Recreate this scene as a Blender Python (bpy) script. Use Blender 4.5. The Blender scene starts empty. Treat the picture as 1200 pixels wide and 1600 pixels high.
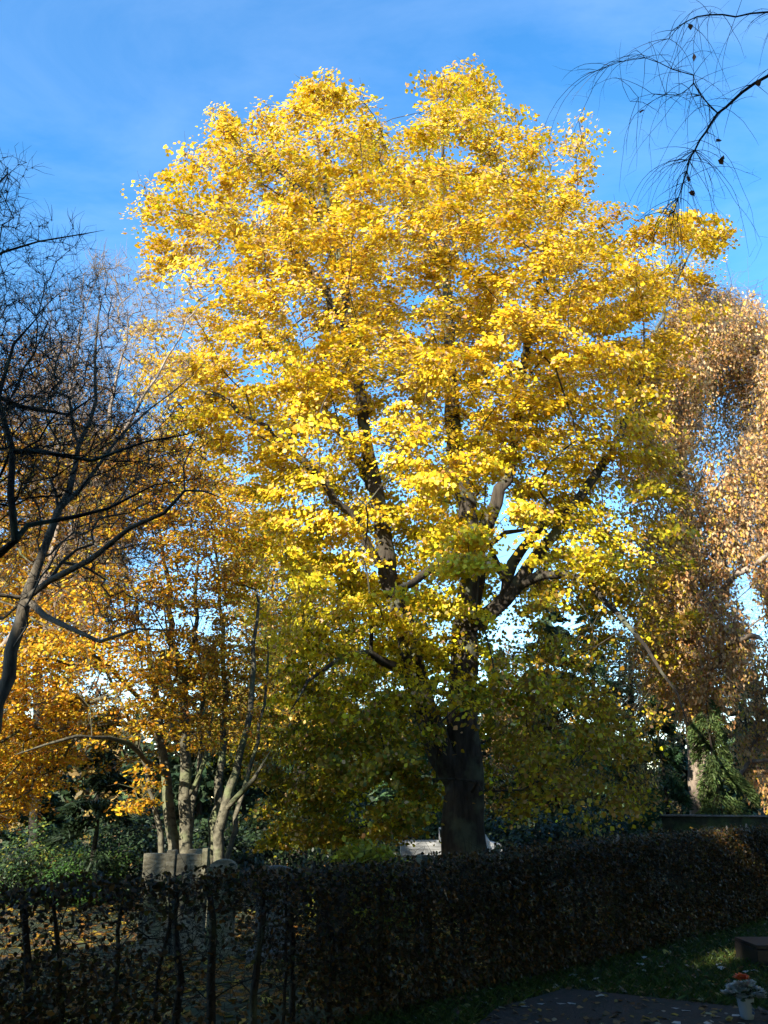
import bpy, math, random
import numpy as np
from mathutils import Vector

# ------------------------------------------------------------------ camera, sky, sun, exposure
SC = bpy.context.scene
COL = SC.collection
R = math.radians
F = 1330.0                      # focal length in photo pixels (photo is 1200 x 1600)
PITCH = math.atan(455.0 / F)
CAMZ = 1.65
cam_d = bpy.data.cameras.new("camera")
cam = bpy.data.objects.new("camera", cam_d)
COL.objects.link(cam)
cam.location = (0, 0, CAMZ)
cam.rotation_euler = (R(90) + PITCH, 0, 0)
cam_d.sensor_fit = 'VERTICAL'
cam_d.sensor_height = 36.0
cam_d.lens = 36.0 * F / 1600.0
cam_d.clip_start = 0.05
cam_d.clip_end = 2000
SC.camera = cam

SUN_AZ = 35.0                   # degrees to the left of straight behind the camera
SUN_EL = 24.0
to_sun = Vector((-math.sin(R(SUN_AZ)) * math.cos(R(SUN_EL)), -math.cos(R(SUN_AZ)) * math.cos(R(SUN_EL)), math.sin(R(SUN_EL))))
w = bpy.data.worlds.new("World")
SC.world = w
w.use_nodes = True
nt = w.node_tree
bg = nt.nodes['Background']
sky = nt.nodes.new('ShaderNodeTexSky')
sky.sky_type = 'NISHITA'
sky.sun_disc = False
sky.sun_elevation = R(SUN_EL)
sky.sun_rotation = R(180 + SUN_AZ)
sky.altitude = 0
sky.air_density = 1.0
sky.dust_density = 0.1
sky.ozone_density = 1.6
hs = nt.nodes.new('ShaderNodeHueSaturation'); hs.inputs['Saturation'].default_value = 1.34
nt.links.new(sky.outputs[0], hs.inputs['Color'])
tcw = nt.nodes.new('ShaderNodeTexCoord'); mpw = nt.nodes.new('ShaderNodeMapping'); mpw.inputs['Scale'].default_value = (1.2, 3.0, 3.5)
mpw.inputs['Rotation'].default_value = (0.3, 0.5, 0.4)
nt.links.new(tcw.outputs['Generated'], mpw.inputs['Vector'])
cnz = nt.nodes.new('ShaderNodeTexNoise'); cnz.inputs['Scale'].default_value = 1.6; cnz.inputs['Detail'].default_value = 9; cnz.inputs['Roughness'].default_value = .6; cnz.inputs['Distortion'].default_value = .5
nt.links.new(mpw.outputs[0], cnz.inputs['Vector'])
cmr = nt.nodes.new('ShaderNodeMapRange'); cmr.inputs[1].default_value = .42; cmr.inputs[2].default_value = .8; cmr.inputs[3].default_value = 0; cmr.inputs[4].default_value = .09
nt.links.new(cnz.outputs['Fac'], cmr.inputs[0])
cmx = nt.nodes.new('ShaderNodeMix'); cmx.data_type = 'RGBA'; cmx.inputs['B'].default_value = (5.5, 6.2, 7.0, 1)     # thin high cirrus
nt.links.new(cmr.outputs[0], cmx.inputs['Factor']); nt.links.new(hs.outputs[0], cmx.inputs['A'])
nt.links.new(cmx.outputs['Result'], bg.inputs[0])
bg.inputs[1].default_value = 0.15
sl = bpy.data.lights.new("sun", 'SUN')
sl.energy = 5.0
sl.angle = R(0.53)
sl.color = (1.0, 0.92, 0.78)
so = bpy.data.objects.new("sun", sl)
COL.objects.link(so)
so.location = (-20, -30, 30)
so.rotation_euler = to_sun.to_track_quat('Z', 'Y').to_euler()
SC.view_settings.view_transform = 'Standard'
SC.view_settings.look = 'None'
SC.view_settings.exposure = 1.55
SC.view_settings.gamma = 1.0
SC.cycles.max_bounces = 6
SC.cycles.diffuse_bounces = 1
SC.cycles.glossy_bounces = 2
SC.cycles.transmission_bounces = 4
SC.cycles.transparent_max_bounces = 4

# ------------------------------------------------------------------ helpers
CP, SP = math.cos(PITCH), math.sin(PITCH)

def P(px, py, Y):
    cx = (px - 600.0) / F; cy = (800.0 - py) / F
    fw = CP - cy * SP; up = SP + cy * CP
    t = Y / fw
    return np.array((cx * t, Y, CAMZ + up * t))

def proj(p):
    p = np.asarray(p, float)
    x = p[..., 0]; y = p[..., 1]; z = p[..., 2] - CAMZ
    d = y * CP + z * SP
    d = np.where(d < 0.1, 0.1, d)
    u = -y * SP + z * CP
    return 600 + F * x / d, 800 - F * u / d

def inhole(u, v, p, h, r_):
    q = np.stack([p[:, 0]*3, p[:, 1]*3, p[:, 2]*3], 1)
    return inpoly(u+9*np.sin(q[:, 2]+q[:, 1])+4*np.sin(q[:, 0]*2.3), v+9*np.sin(q[:, 0]*1.3+q[:, 1])+4*np.cos(q[:, 2]*2.1), h) & (r_.uniform(size=len(u)) < .9)

def inpoly(px, py, poly):
    poly = np.asarray(poly, float)
    r = np.zeros(px.shape, bool)
    x1, y1 = poly[-1]
    for x2, y2 in poly:
        c = ((y1 > py) != (y2 > py))
        dy = (y2 - y1) if abs(y2 - y1) > 1e-9 else 1e-9
        r ^= c & (px < (x2 - x1) * (py - y1) / dy + x1)
        x1, y1 = x2, y2
    return r

HA = np.array((0.56, 8.4)); HD = np.array((0.688, 0.7257)); HN = np.array((-0.7257, 0.688))

def terrain(x, y):
    x = np.asarray(x, float); y = np.asarray(y, float)
    d = (x - HA[0]) * HN[0] + (y - HA[1]) * HN[1]
    t = np.clip((d - 0.3) / 11.0, 0, 1)
    return -0.62 * t * t * (3 - 2 * t) + 0.03 * np.sin(x * 0.7) * np.cos(y * 0.55) * np.clip(d - 1, 0, 1)

def tag(o, label=None, cat=None, group=None, kind=None):
    if label: o['label'] = label
    if cat: o['category'] = cat
    if group: o['group'] = group
    if kind: o['kind'] = kind
    return o

def empty(name, loc, label=None, cat=None, group=None):
    o = bpy.data.objects.new(name, None)
    COL.objects.link(o); o.location = loc
    o.empty_display_size = 0.3
    return tag(o, label, cat, group)

def link_mesh(name, me, mat, parent=None):
    o = bpy.data.objects.new(name, me)
    COL.objects.link(o)
    if mat is not None: me.materials.append(mat)
    if parent is not None:
        o.parent = parent
        o.location = -Vector(parent.location) if parent.parent is None else -Vector(parent.location) * 0
    return o

def np_mesh(name, V, faces_flat, counts, cols=None, smooth=False):
    me = bpy.data.meshes.new(name)
    V = np.ascontiguousarray(V, np.float32)
    me.vertices.add(len(V)); me.vertices.foreach_set('co', V.ravel())
    counts = np.asarray(counts, np.int32)
    starts = np.concatenate(([0], np.cumsum(counts)[:-1])).astype(np.int32)
    me.loops.add(int(counts.sum())); me.loops.foreach_set('vertex_index', np.asarray(faces_flat, np.int32))
    me.polygons.add(len(counts)); me.polygons.foreach_set('loop_start', starts)
    try: me.polygons.foreach_set('loop_total', counts)
    except Exception: pass
    if smooth: me.polygons.foreach_set('use_smooth', np.ones(len(counts), bool))
    me.update(calc_edges=True)
    if cols is not None:
        a = me.attributes.new('tint', 'FLOAT_COLOR', 'FACE')
        c4 = np.ones((len(counts), 4), np.float32); c4[:, :3] = cols
        a.data.foreach_set('color', c4.ravel())
    return me

class MB:
    """plain mesh collector in world coordinates"""
    def __init__(s): s.v = []; s.f = []
    def add(s, vs, fs):
        b = len(s.v); s.v += [tuple(map(float, q)) for q in vs]; s.f += [tuple(i + b for i in q) for q in fs]
    def box(s, x0, x1, y0, y1, z0, z1):
        s.add([(x0,y0,z0),(x1,y0,z0),(x1,y1,z0),(x0,y1,z0),(x0,y0,z1),(x1,y0,z1),(x1,y1,z1),(x0,y1,z1)],
              [(0,3,2,1),(4,5,6,7),(0,1,5,4),(1,2,6,5),(2,3,7,6),(3,0,4,7)])
    def prism(s, pts, y0, y1):       # outline in x,z pushed along y
        n = len(pts)
        s.add([(x, y0, z) for x, z in pts] + [(x, y1, z) for x, z in pts],
              [tuple(range(n)), tuple(range(2*n-1, n-1, -1))] + [(i, i + n, (i+1) % n + n, (i+1) % n) for i in range(n)])
    def lathe(s, prof, c, n=20):
        vs = []; fs = []
        for r, z in prof:
            for k in range(n):
                a = 2*math.pi*k/n; vs.append((c[0]+r*math.cos(a), c[1]+r*math.sin(a), c[2]+z))
        for i in range(len(prof)-1):
            for k in range(n):
                fs.append((i*n+k, i*n+(k+1)%n, (i+1)*n+(k+1)%n, (i+1)*n+k))
        fs.append(tuple(range(n-1, -1, -1))); fs.append(tuple((len(prof)-1)*n+k for k in range(n)))
        s.add(vs, fs)
    def wheel(s, c, r, wd, n=20):
        vs = []; fs = []
        for y in (-wd/2, wd/2):
            for k in range(n):
                a = 2*math.pi*k/n; vs.append((c[0]+r*math.cos(a), c[1]+y, c[2]+r*math.sin(a)))
        for k in range(n): fs.append((k, (k+1)%n, n+(k+1)%n, n+k))
        fs.append(tuple(range(n-1,-1,-1))); fs.append(tuple(range(n, 2*n)))
        s.add(vs, fs)
    def build(s, name, mat, parent=None, bevel=0.0, xf=None):
        me = bpy.data.meshes.new(name)
        v = s.v if xf is None else [tuple(xf(q)) for q in s.v]
        me.from_pydata(v, [], s.f); me.update()
        o = link_mesh(name, me, mat, parent)
        if bevel > 0:
            m = o.modifiers.new('bevel', 'BEVEL'); m.width = bevel; m.segments = 2; m.limit_method = 'ANGLE'
        return o

# ------------------------------------------------------------------ materials
def new_mat(name):
    m = bpy.data.materials.new(name); m.use_nodes = True
    return m, m.node_tree, m.node_tree.nodes['Principled BSDF']

def leaf_mat(name, trans=0.42, rough=0.45, spec=0.35, gain=1.0):
    m, t, b = new_mat(name)
    at = t.nodes.new('ShaderNodeAttribute'); at.attribute_name = 'tint'
    no = t.nodes.new('ShaderNodeTexNoise'); no.inputs['Scale'].default_value = 22; no.inputs['Detail'].default_value = 3
    tc = t.nodes.new('ShaderNodeTexCoord'); t.links.new(tc.outputs['Object'], no.inputs['Vector'])
    mr = t.nodes.new('ShaderNodeMapRange'); mr.inputs[3].default_value = 0.75 * gain; mr.inputs[4].default_value = 1.25 * gain
    t.links.new(no.outputs['Fac'], mr.inputs[0])
    mx = t.nodes.new('ShaderNodeVectorMath'); mx.operation = 'SCALE'
    t.links.new(at.outputs['Color'], mx.inputs[0]); t.links.new(mr.outputs[0], mx.inputs['Scale'])
    t.links.new(mx.outputs[0], b.inputs['Base Color'])
    b.inputs['Roughness'].default_value = rough
    b.inputs['Specular IOR Level'].default_value = spec
    tr = t.nodes.new('ShaderNodeBsdfTranslucent'); t.links.new(mx.outputs[0], tr.inputs['Color'])
    ms = t.nodes.new('ShaderNodeMixShader'); ms.inputs[0].default_value = trans
    t.links.new(b.outputs[0], ms.inputs[1]); t.links.new(tr.outputs[0], ms.inputs[2])
    t.links.new(ms.outputs[0], t.nodes['Material Output'].inputs['Surface'])
    return m

def rough_mat(name, c1, c2, scale=6.0, stretch=(1,1,1), bump=0.4, rough=0.85, c3=None, spec=0.3):
    m, t, b = new_mat(name)
    tc = t.nodes.new('ShaderNodeTexCoord'); mp = t.nodes.new('ShaderNodeMapping')
    mp.inputs['Scale'].default_value = stretch
    t.links.new(tc.outputs['Object'], mp.inputs['Vector'])
    no = t.nodes.new('ShaderNodeTexNoise'); no.inputs['Scale'].default_value = scale
    no.inputs['Detail'].default_value = 8; no.inputs['Roughness'].default_value = 0.65
    t.links.new(mp.outputs[0], no.inputs['Vector'])
    cr = t.nodes.new('ShaderNodeValToRGB')
    cr.color_ramp.elements[0].position = 0.3; cr.color_ramp.elements[0].color = (*c1, 1)
    cr.color_ramp.elements[1].position = 0.7; cr.color_ramp.elements[1].color = (*c2, 1)
    t.links.new(no.outputs['Fac'], cr.inputs[0])
    out = cr.outputs[0]
    if c3 is not None:
        n2 = t.nodes.new('ShaderNodeTexNoise'); n2.inputs['Scale'].default_value = scale * 0.22; n2.inputs['Detail'].default_value = 5
        t.links.new(tc.outputs['Object'], n2.inputs['Vector'])
        r2 = t.nodes.new('ShaderNodeMapRange'); r2.inputs[1].default_value = 0.52; r2.inputs[2].default_value = 0.66
        t.links.new(n2.outputs['Fac'], r2.inputs[0])
        mx = t.nodes.new('ShaderNodeMix'); mx.data_type = 'RGBA'
        t.links.new(r2.outputs[0], mx.inputs['Factor']); t.links.new(out, mx.inputs['A']); mx.inputs['B'].default_value = (*c3, 1)
        out = mx.outputs['Result']
    t.links.new(out, b.inputs['Base Color'])
    b.inputs['Roughness'].default_value = rough; b.inputs['Specular IOR Level'].default_value = spec
    bp = t.nodes.new('ShaderNodeBump'); bp.inputs['Strength'].default_value = bump; bp.inputs['Distance'].default_value = 0.05
    t.links.new(no.outputs['Fac'], bp.inputs['Height']); t.links.new(bp.outputs[0], b.inputs['Normal'])
    return m

def plain_mat(name, c, rough=0.5, metal=0.0, spec=0.5):
    m, t, b = new_mat(name)
    b.inputs['Base Color'].default_value = (*c, 1); b.inputs['Roughness'].default_value = rough
    b.inputs['Metallic'].default_value = metal; b.inputs['Specular IOR Level'].default_value = spec
    no = t.nodes.new('ShaderNodeTexNoise'); no.inputs['Scale'].default_value = 14; no.inputs['Detail'].default_value = 6
    mr = t.nodes.new('ShaderNodeMapRange'); mr.inputs[3].default_value = max(0, rough-0.12); mr.inputs[4].default_value = min(1, rough+0.15)
    t.links.new(no.outputs['Fac'], mr.inputs[0]); t.links.new(mr.outputs[0], b.inputs['Roughness'])
    return m

M_LEAF = leaf_mat('autumn_leaf')
M_HEDGELEAF = leaf_mat('hedge_leaf', trans=0.25, rough=0.5, spec=0.3)
M_NEEDLE = leaf_mat('needle', trans=0.15, rough=0.6, spec=0.25)
M_BARK = rough_mat('maple_bark', (0.013,0.010,0.007), (0.080,0.066,0.050), 9, (1,1,0.18), 0.9, 0.9, (0.10,0.11,0.07))
M_BEECHBARK = rough_mat('beech_bark', (0.022,0.020,0.012), (0.17,0.155,0.105), 9, (1,1,1.3), 0.7, 0.85, (0.13,0.15,0.07))
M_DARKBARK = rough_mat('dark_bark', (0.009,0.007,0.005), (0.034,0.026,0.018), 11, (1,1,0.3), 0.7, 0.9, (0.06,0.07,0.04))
M_GREYBARK = rough_mat('grey_bark', (0.035,0.028,0.020), (0.125,0.105,0.075), 10, (1,1,0.3), 0.5, 0.9)
M_BIRCHBARK = rough_mat('birch_twig_bark', (0.10,0.07,0.05), (0.34,0.28,0.22), 7, (1,1,0.5), 0.4, 0.8)
M_STONE = rough_mat('weathered_stone', (0.075,0.065,0.04), (0.30,0.27,0.185), 7, (1,1,2.2), 0.9, 0.95, (0.09,0.11,0.045))
M_GRANITE = rough_mat('dark_granite', (0.014,0.012,0.011), (0.036,0.031,0.028), 60, (1,1,1), 0.05, 0.45)
M_PAVING = rough_mat('brown_paving', (0.022,0.016,0.012), (0.062,0.046,0.035), 55, (1,1,1), 0.5, 0.9, (0.022,0.024,0.014))

# ------------------------------------------------------------------ tree machinery
def wobble(p, seed, freq=1.0, k=5):
    r = np.random.default_rng(seed); f = np.zeros(len(p))
    for _ in range(k):
        d = r.normal(size=3); d /= np.linalg.norm(d)
        f += np.cos((p @ d) * freq * r.uniform(0.7, 1.6) + r.uniform(0, 6.28))
    return f / math.sqrt(k / 2.0)

class Skel:
    def __init__(s): s.p = []; s.par = []; s.r = []; s.L = []
    def add(s, p, par, r=0.0):
        s.p.append(np.asarray(p, float)); s.par.append(par); s.r.append(r)
        s.L.append(0.0 if par < 0 else s.L[par] + float(np.linalg.norm(s.p[-1] - s.p[par])))
        return len(s.p) - 1
    def stem(s, pts, step=0.35, root=False, jit=0.03, seed=0):
        """pts: list of (xyz, radius); joins the nearest node already there"""
        rg = np.random.default_rng(seed + len(s.p))
        ps = [np.asarray(a, float) for a, _ in pts]; rs = [b for _, b in pts]
        if root or not s.p: cur = s.add(ps[0], -1, rs[0])
        else:
            d = [np.linalg.norm(q - ps[0]) for q in s.p]; cur = int(np.argmin(d))
            ps = [s.p[cur]] + ps[1:]
        n = len(ps)
        for i in range(n - 1):
            p0 = ps[max(i-1,0)]; p1 = ps[i]; p2 = ps[i+1]; p3 = ps[min(i+2,n-1)]
            k = max(1, int(np.linalg.norm(p2-p1)/step))
            for j in range(1, k+1):
                t = j/k
                q = 0.5*((2*p1)+(-p0+p2)*t+(2*p0-5*p1+4*p2-p3)*t*t+(-p0+3*p1-3*p2+p3)*t**3)
                q = q + rg.normal(size=3)*jit
                cur = s.add(q, cur, rs[i]*(1-t)+rs[i+1]*t)
        return cur
    def grow(s, tips, bf=0.35, seg=0.45, jit=0.06, arch=0.08, seed=1, minL=0.0, upbias=0.0):
        """connect the tips one by one: shortest new wood plus a share of the path back to the root"""
        rg = np.random.default_rng(seed)
        T = np.asarray(tips, float); n = len(T)
        best = np.full(n, 1e9); bi = np.zeros(n, int); used = np.zeros(n, bool)
        def relax(i):
            q = s.p[i]; d = T - q
            c = np.sqrt((d*d).sum(1)) + bf*s.L[i] + upbias*np.maximum(0, -d[:, 2])
            m = (c < best) & ~used
            best[m] = c[m]; bi[m] = i
        for i in range(len(s.p)):
            if s.L[i] >= minL: relax(i)
        out = []
        for _ in range(n):
            k = int(np.argmin(np.where(used, 1e12, best))); used[k] = True
            a = bi[k]; p0 = s.p[a]; p1 = T[k]; d = np.linalg.norm(p1-p0); m = max(1, int(round(d/seg)))
            cur = a
            for j in range(1, m+1):
                t = j/m; q = p0*(1-t)+p1*t
                if j < m:
                    q = q + rg.normal(size=3)*jit; q[2] += arch*d*4*t*(1-t)*0.5
                cur = s.add(q, cur); relax(cur)
            out.append(cur)
        return out
    def radii(s, tip=0.006, ex=2.3, cap=None):
        n = len(s.p); ch = [[] for _ in range(n)]
        for i, a in enumerate(s.par):
            if a >= 0: ch[a].append(i)
        rr = np.zeros(n)
        for i in range(n-1, -1, -1):
            v = sum(rr[c]**ex for c in ch[i])
            r = v**(1/ex) if v > 0 else tip
            if cap and s.r[i] == 0: r = min(r, cap)
            rr[i] = s.r[i] if s.r[i] > 0 else r
        return rr, ch
    def mesh(s, name, tip=0.006, ex=2.3, cap=None, twigs=None, flare=0.0):
        rr, ch = s.radii(tip, ex, cap)
        V = []; Fl = []; Cn = []; base = 0
        done = np.zeros(len(s.p), bool); stack = [(i, -1) for i, a in enumerate(s.par) if a < 0]
        while stack:
            i, fr = stack.pop(); chain = ([fr] if fr >= 0 else []) + [i]
            cur = i
            while ch[cur]:
                cs = sorted(ch[cur], key=lambda c: -rr[c])
                for c in cs[1:]: stack.append((c, cur))
                cur = cs[0]; chain.append(cur)
            pts = np.array([s.p[k] for k in chain]); r = rr[chain].copy()
            if fr >= 0: r[0] = min(r[0], r[1]*1.15)
            if len(pts) < 2: continue
            r[-1] *= 0.4
            rm = r.max(); ns = 3 if rm < 0.018 else 4 if rm < 0.04 else 6 if rm < 0.1 else 9 if rm < 0.2 else 18
            tg = np.gradient(pts, axis=0); tg /= np.linalg.norm(tg, axis=1)[:, None] + 1e-9
            mean = pts[-1]-pts[0]; ref = np.zeros(3); ref[int(np.argmin(np.abs(mean)))] = 1
            sd = np.cross(tg, ref); sd /= np.linalg.norm(sd, axis=1)[:, None] + 1e-9
            up = np.cross(sd, tg)
            a = np.arange(ns)*2*math.pi/ns
            rad = r[:, None]*np.ones(ns)
            if rm > 0.2:
                zz = np.cumsum(np.r_[0, np.linalg.norm(np.diff(pts, axis=0), axis=1)])
                rad = rad*(1+0.09*np.cos(3*a+0.4*zz[:, None])+0.06*np.cos(5*a-0.7*zz[:, None]+1))
                if flare and fr < 0: rad = rad*(1+flare*np.exp(-zz/0.7))[:, None]*(1+0.12*np.exp(-zz/0.8)[:, None]*np.cos(4*a))
            ring = pts[:, None, :] + rad[..., None]*(np.cos(a)[None, :, None]*sd[:, None, :]+np.sin(a)[None, :, None]*up[:, None, :])
            V.append(ring.reshape(-1, 3)); m = len(pts)
            ii, jj = np.meshgrid(np.arange(m-1), np.arange(ns), indexing='ij'); j2 = (jj+1) % ns
            q = np.stack([ii*ns+jj, ii*ns+j2, (ii+1)*ns+j2, (ii+1)*ns+jj], -1).reshape(-1, 4)+base
            Fl.append(q.ravel()); Cn.append(np.full(len(q), 4)); base += m*ns
        if twigs is not None:
            p0, d, ln, r = twigs; n = len(p0); rg = np.random.default_rng(7)
            ref = np.where(np.abs(d[:, 2:3]) > 0.8, np.array([[1., 0, 0]]), np.array([[0, 0, 1.]]))
            a_ = np.cross(d, ref); a_ /= np.linalg.norm(a_, axis=1)[:, None]; b_ = np.cross(d, a_)
            bend = rg.normal(size=(n, 3))*0.12*ln[:, None]
            mid = p0+d*ln[:, None]*0.5+bend; end = p0+d*ln[:, None]+bend*0.4
            vs = []
            for c, k in ((p0, 1.0), (mid, 0.75), (end, 0.35)):
                for an in (0, 2.094, 4.189):
                    vs.append(c+(a_*math.cos(an)+b_*math.sin(an))*r[:, None]*k)
            W = np.stack(vs, 1)
            q = np.array([(0,1,4,3),(1,2,5,4),(2,0,3,5),(3,4,7,6),(4,5,8,7),(5,3,6,8)])
            Fl.append((np.arange(n)[:, None, None]*9+q[None]+base).ravel()); Cn.append(np.full(n*6, 4))
            V.append(W.reshape(-1, 3)); base += n*9
        return np_mesh(name, np.concatenate(V), np.concatenate(Fl), np.concatenate(Cn), smooth=True)

LEAF6 = (np.array([(0,-.45,-.05),(.48,-.16,-.17),(.30,.26,-.12),(0,.55,-.16),(-.26,.28,-.10),(-.50,-.12,-.13)]), [(0,1,2,3),(0,3,4,5)])
OVAL6 = (np.array([(0,-.5,0),(.30,-.12,-.07),(.22,.24,-.05),(0,.52,-.04),(-.22,.24,-.05),(-.30,-.12,-.07)]), [(0,1,2,3),(0,3,4,5)])
DIAM = (np.array([(0,-.5,0),(.27,0,-.04),(0,.5,0),(-.27,0,.04)]), [(0,1,2,3)])
NEED = (np.array([(0,-.5,0),(.10,.05,0),(0,.5,-.06),(-.10,.05,0)]), [(0,1,2,3)])

def leaf_mesh(name, c, nrm, size, col, tpl, rg, u=None):
    """one mesh of separate leaf blades: centre, facing, size and colour for each"""
    c = np.asarray(c, float); n = len(c)
    nrm = nrm/(np.linalg.norm(nrm, axis=1)[:, None]+1e-9)
    a = rg.normal(size=(n, 3)) if u is None else u
    a = a-(a*nrm).sum(1)[:, None]*nrm; a /= np.linalg.norm(a, axis=1)[:, None]+1e-9
    b = np.cross(nrm, a)
    t, fs = tpl
    V = c[:, None, :]+size[:, None, None]*(t[None, :, 0:1]*b[:, None, :]+t[None, :, 1:2]*a[:, None, :]+t[None, :, 2:3]*nrm[:, None, :])
    k = len(t); f = np.array(fs)
    fl = (np.arange(n)[:, None, None]*k+f[None]).ravel()
    return np_mesh(name, V.reshape(-1, 3), fl, np.full(n*len(fs), f.shape[1]), np.repeat(col, len(fs), 0))

def slice_fn(poly, Yc):
    """centre and half width of a silhouette at each height on the plane Y = Yc"""
    W = np.array([P(x, y, Yc) for x, y in poly])
    pa = np.array([(a[0], a[2]) for a in W]); zs = np.linspace(pa[:, 1].min(), pa[:, 1].max(), 90)
    xc = []; hw = []
    for z in zs:
        xs = []
        for i in range(len(pa)):
            (x1, z1), (x2, z2) = pa[i-1], pa[i]
            if (z1 > z) != (z2 > z): xs.append(x1+(x2-x1)*(z-z1)/(z2-z1))
        if len(xs) < 2: xs = [pa[:, 0].mean()-.2, pa[:, 0].mean()+.2]
        xc.append((min(xs)+max(xs))/2); hw.append((max(xs)-min(xs))/2)
    return zs, np.array(xc), np.array(hw)

def crown_points(poly, Yc, n, rg, dmax=7.0, dk=0.85, shell=0.55, holes=(), clump=(0.9, -0.4), seed=3, zpow=1.0, depth=1.0, ragged=14):
    zs, xc, hw = slice_fn(poly, Yc); out = []; got = 0
    for _ in range(400):
        m = 4000
        z = rg.uniform(zs[0], zs[-1], m); X = np.interp(z, zs, xc); H = np.interp(z, zs, hw)
        a = rg.uniform(0, 2*math.pi, m); rr = rg.uniform(0, 1, m)**shell
        D = np.minimum(H*dk, dmax)
        x = X+rr*np.cos(a)*H; y = Yc+rr*np.sin(a)*D*depth
        keep = rg.uniform(size=m) < H/hw.max()
        p = np.stack([x, y, z], 1); u, v = proj(p)
        keep &= inpoly(u+ragged*wobble(p, seed+31, 1.7), v+ragged*wobble(p, seed+47, 1.7), poly)
        keep &= z > terrain(x, y)+0.35
        for h in holes: keep &= ~inpoly(u, v, h)
        if clump: keep &= wobble(p, seed, clump[0]) > clump[1]
        p = p[keep]; out.append(p); got += len(p)
        if got >= n: break
    return np.concatenate(out)[:n]

def clusters(tips, per, rg, rad=0.5, flat=0.5, droop=0.25):
    n = len(tips); k = rg.poisson(per, n); idx = np.repeat(np.arange(n), k); m = len(idx)
    d = rg.normal(size=(m, 3)); d /= np.linalg.norm(d, axis=1)[:, None]
    R_ = rad*rg.uniform(0.7, 1.3, n)[idx]*rg.uniform(0, 1, m)**0.6
    o = d*R_[:, None]; o[:, 2] *= flat
    o[:, 2] -= droop*(o[:, 0]**2+o[:, 1]**2)/rad
    return tips[idx]+o, idx, o

SUNV = np.array(to_sun)
SUN_GAPS = []
def gap(px, py, Y, r): SUN_GAPS.append((P(px, py, Y), r))
for a in ((90,1425,18.5,.9),(170,1420,18.5,.9),(250,1410,18.5,.8),(300,1395,18.8,.6),(45,1180,14.5,.8),(120,1160,15,.7),(20,1250,14,.6),(210,1200,15,.7),(295,1230,16.8,.35),(355,1250,16.8,.35),(278,1290,16.8,.3),
          (240,1345,13,.75),(270,1345,13,.6),(320,1340,13,.7),(660,1300,29,.7),(780,1312,29,.4),(1128,1180,21.5,1.3),(1122,1490,10.5,.4),(738,985,20.5,.45),(735,1090,20.5,.2),(400,1190,15.5,.6),(440,1270,15.5,.4),(1005,1190,17,.35),(660,1215,16,.3),(120,1330,21,.7),(1130,1304,13.3,.45),(160,500,15,1.2),(110,560,12.5,1.0),(240,560,15,1.0)): gap(*a)
def sunny(c, keep=.06, near=1.3):
    """True for the leaves to keep: the crowns have gaps where the photograph shows a patch of sun"""
    ok = np.ones(len(c), bool); r_ = np.random.default_rng(1).uniform(size=len(c))
    for t, r in SUN_GAPS:
        d = c-t; k = d@SUNV; q = d-k[:, None]*SUNV
        ok &= ~((k > near) & ((q*q).sum(1) < r*r) & (r_ > keep))
    return ok

def pick(pal, wts, n, rg, jit=0.12):
    pal = np.array(pal); i = rg.choice(len(pal), size=n, p=np.array(wts)/sum(wts))
    return np.clip(pal[i]*(1+rg.normal(size=(n, 1))*jit)*(1+rg.normal(size=(n, 3))*0.05), 0.004, 0.92)

def tip_twigs(tips, k, ln, r, rg, d0=None, spread=0.9, up=0.1):
    n = len(tips); p = np.repeat(tips, k, 0); m = len(p)
    d = rg.normal(size=(m, 3))*spread
    if d0 is not None: d = d+np.repeat(d0, k, 0)
    d[:, 2] += up; d /= np.linalg.norm(d, axis=1)[:, None]
    return p-d*0.02, d, ln*rg.uniform(0.5, 1.4, m), np.full(m, r)

def outward(s, ids):
    d = np.array([s.p[i]-s.p[s.par[i]] for i in ids]); return d/(np.linalg.norm(d, axis=1)[:, None]+1e-9)

# ------------------------------------------------------------------ ground
def axis(lim, core, step):
    a = list(np.arange(-core, core+1e-6, step)); q = core; st = step
    while q < lim: st *= 1.35; q += st; a = [-q]+a+[q]
    return np.array(a)
gx = axis(700, 22, 0.6); gy = axis(700, 22, 0.6)+18
X, Y_ = np.meshgrid(gx, gy, indexing='ij'); Z = terrain(X, Y_)
V = np.stack([X, Y_, Z], -1).reshape(-1, 3); nx, ny = X.shape
ii, jj = np.meshgrid(np.arange(nx-1), np.arange(ny-1), indexing='ij')
q = np.stack([ii*ny+jj, (ii+1)*ny+jj, (ii+1)*ny+jj+1, ii*ny+jj+1], -1).reshape(-1, 4)
M_GROUND = rough_mat('lawn_ground', (0.014,0.020,0.007), (0.036,0.048,0.015), 5, (1,1,1), 0.6, 0.95, (0.10,0.065,0.03))
tag(link_mesh('ground', np_mesh('ground', V, q.ravel(), np.full(len(q), 4), smooth=True), M_GROUND), kind='structure')

# paved path in the near right corner
def flat_poly(name, pts, z, th, mat, bevel=0.0, **kw):
    n = len(pts); mb = MB()
    mb.add([(x, y, z-th) for x, y in pts]+[(x, y, z) for x, y in pts],
           [tuple(range(n-1, -1, -1)), tuple(range(n, 2*n))]+[(i, (i+1) % n, (i+1) % n+n, i+n) for i in range(n)])
    return tag(mb.build(name, mat, None, bevel), **kw)
def G(px, py, z=0.0):
    a = P(px, py, 1.0); k = (z-CAMZ)/(a[2]-CAMZ); return (a[0]*k, k)
p1, p2, p3 = G(775, 1580), G(884, 1548), G(1210, 1584)
pathp = [(p1[0]-.6, p1[1]-1.5), (p3[0]+1.2, p3[1]-1.6), (p3[0]+1.4, p3[1]-.2), p3, p2, p1]
flat_poly('path', pathp, 0.025, 0.06, M_PAVING, 0.008, kind='structure')

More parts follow.
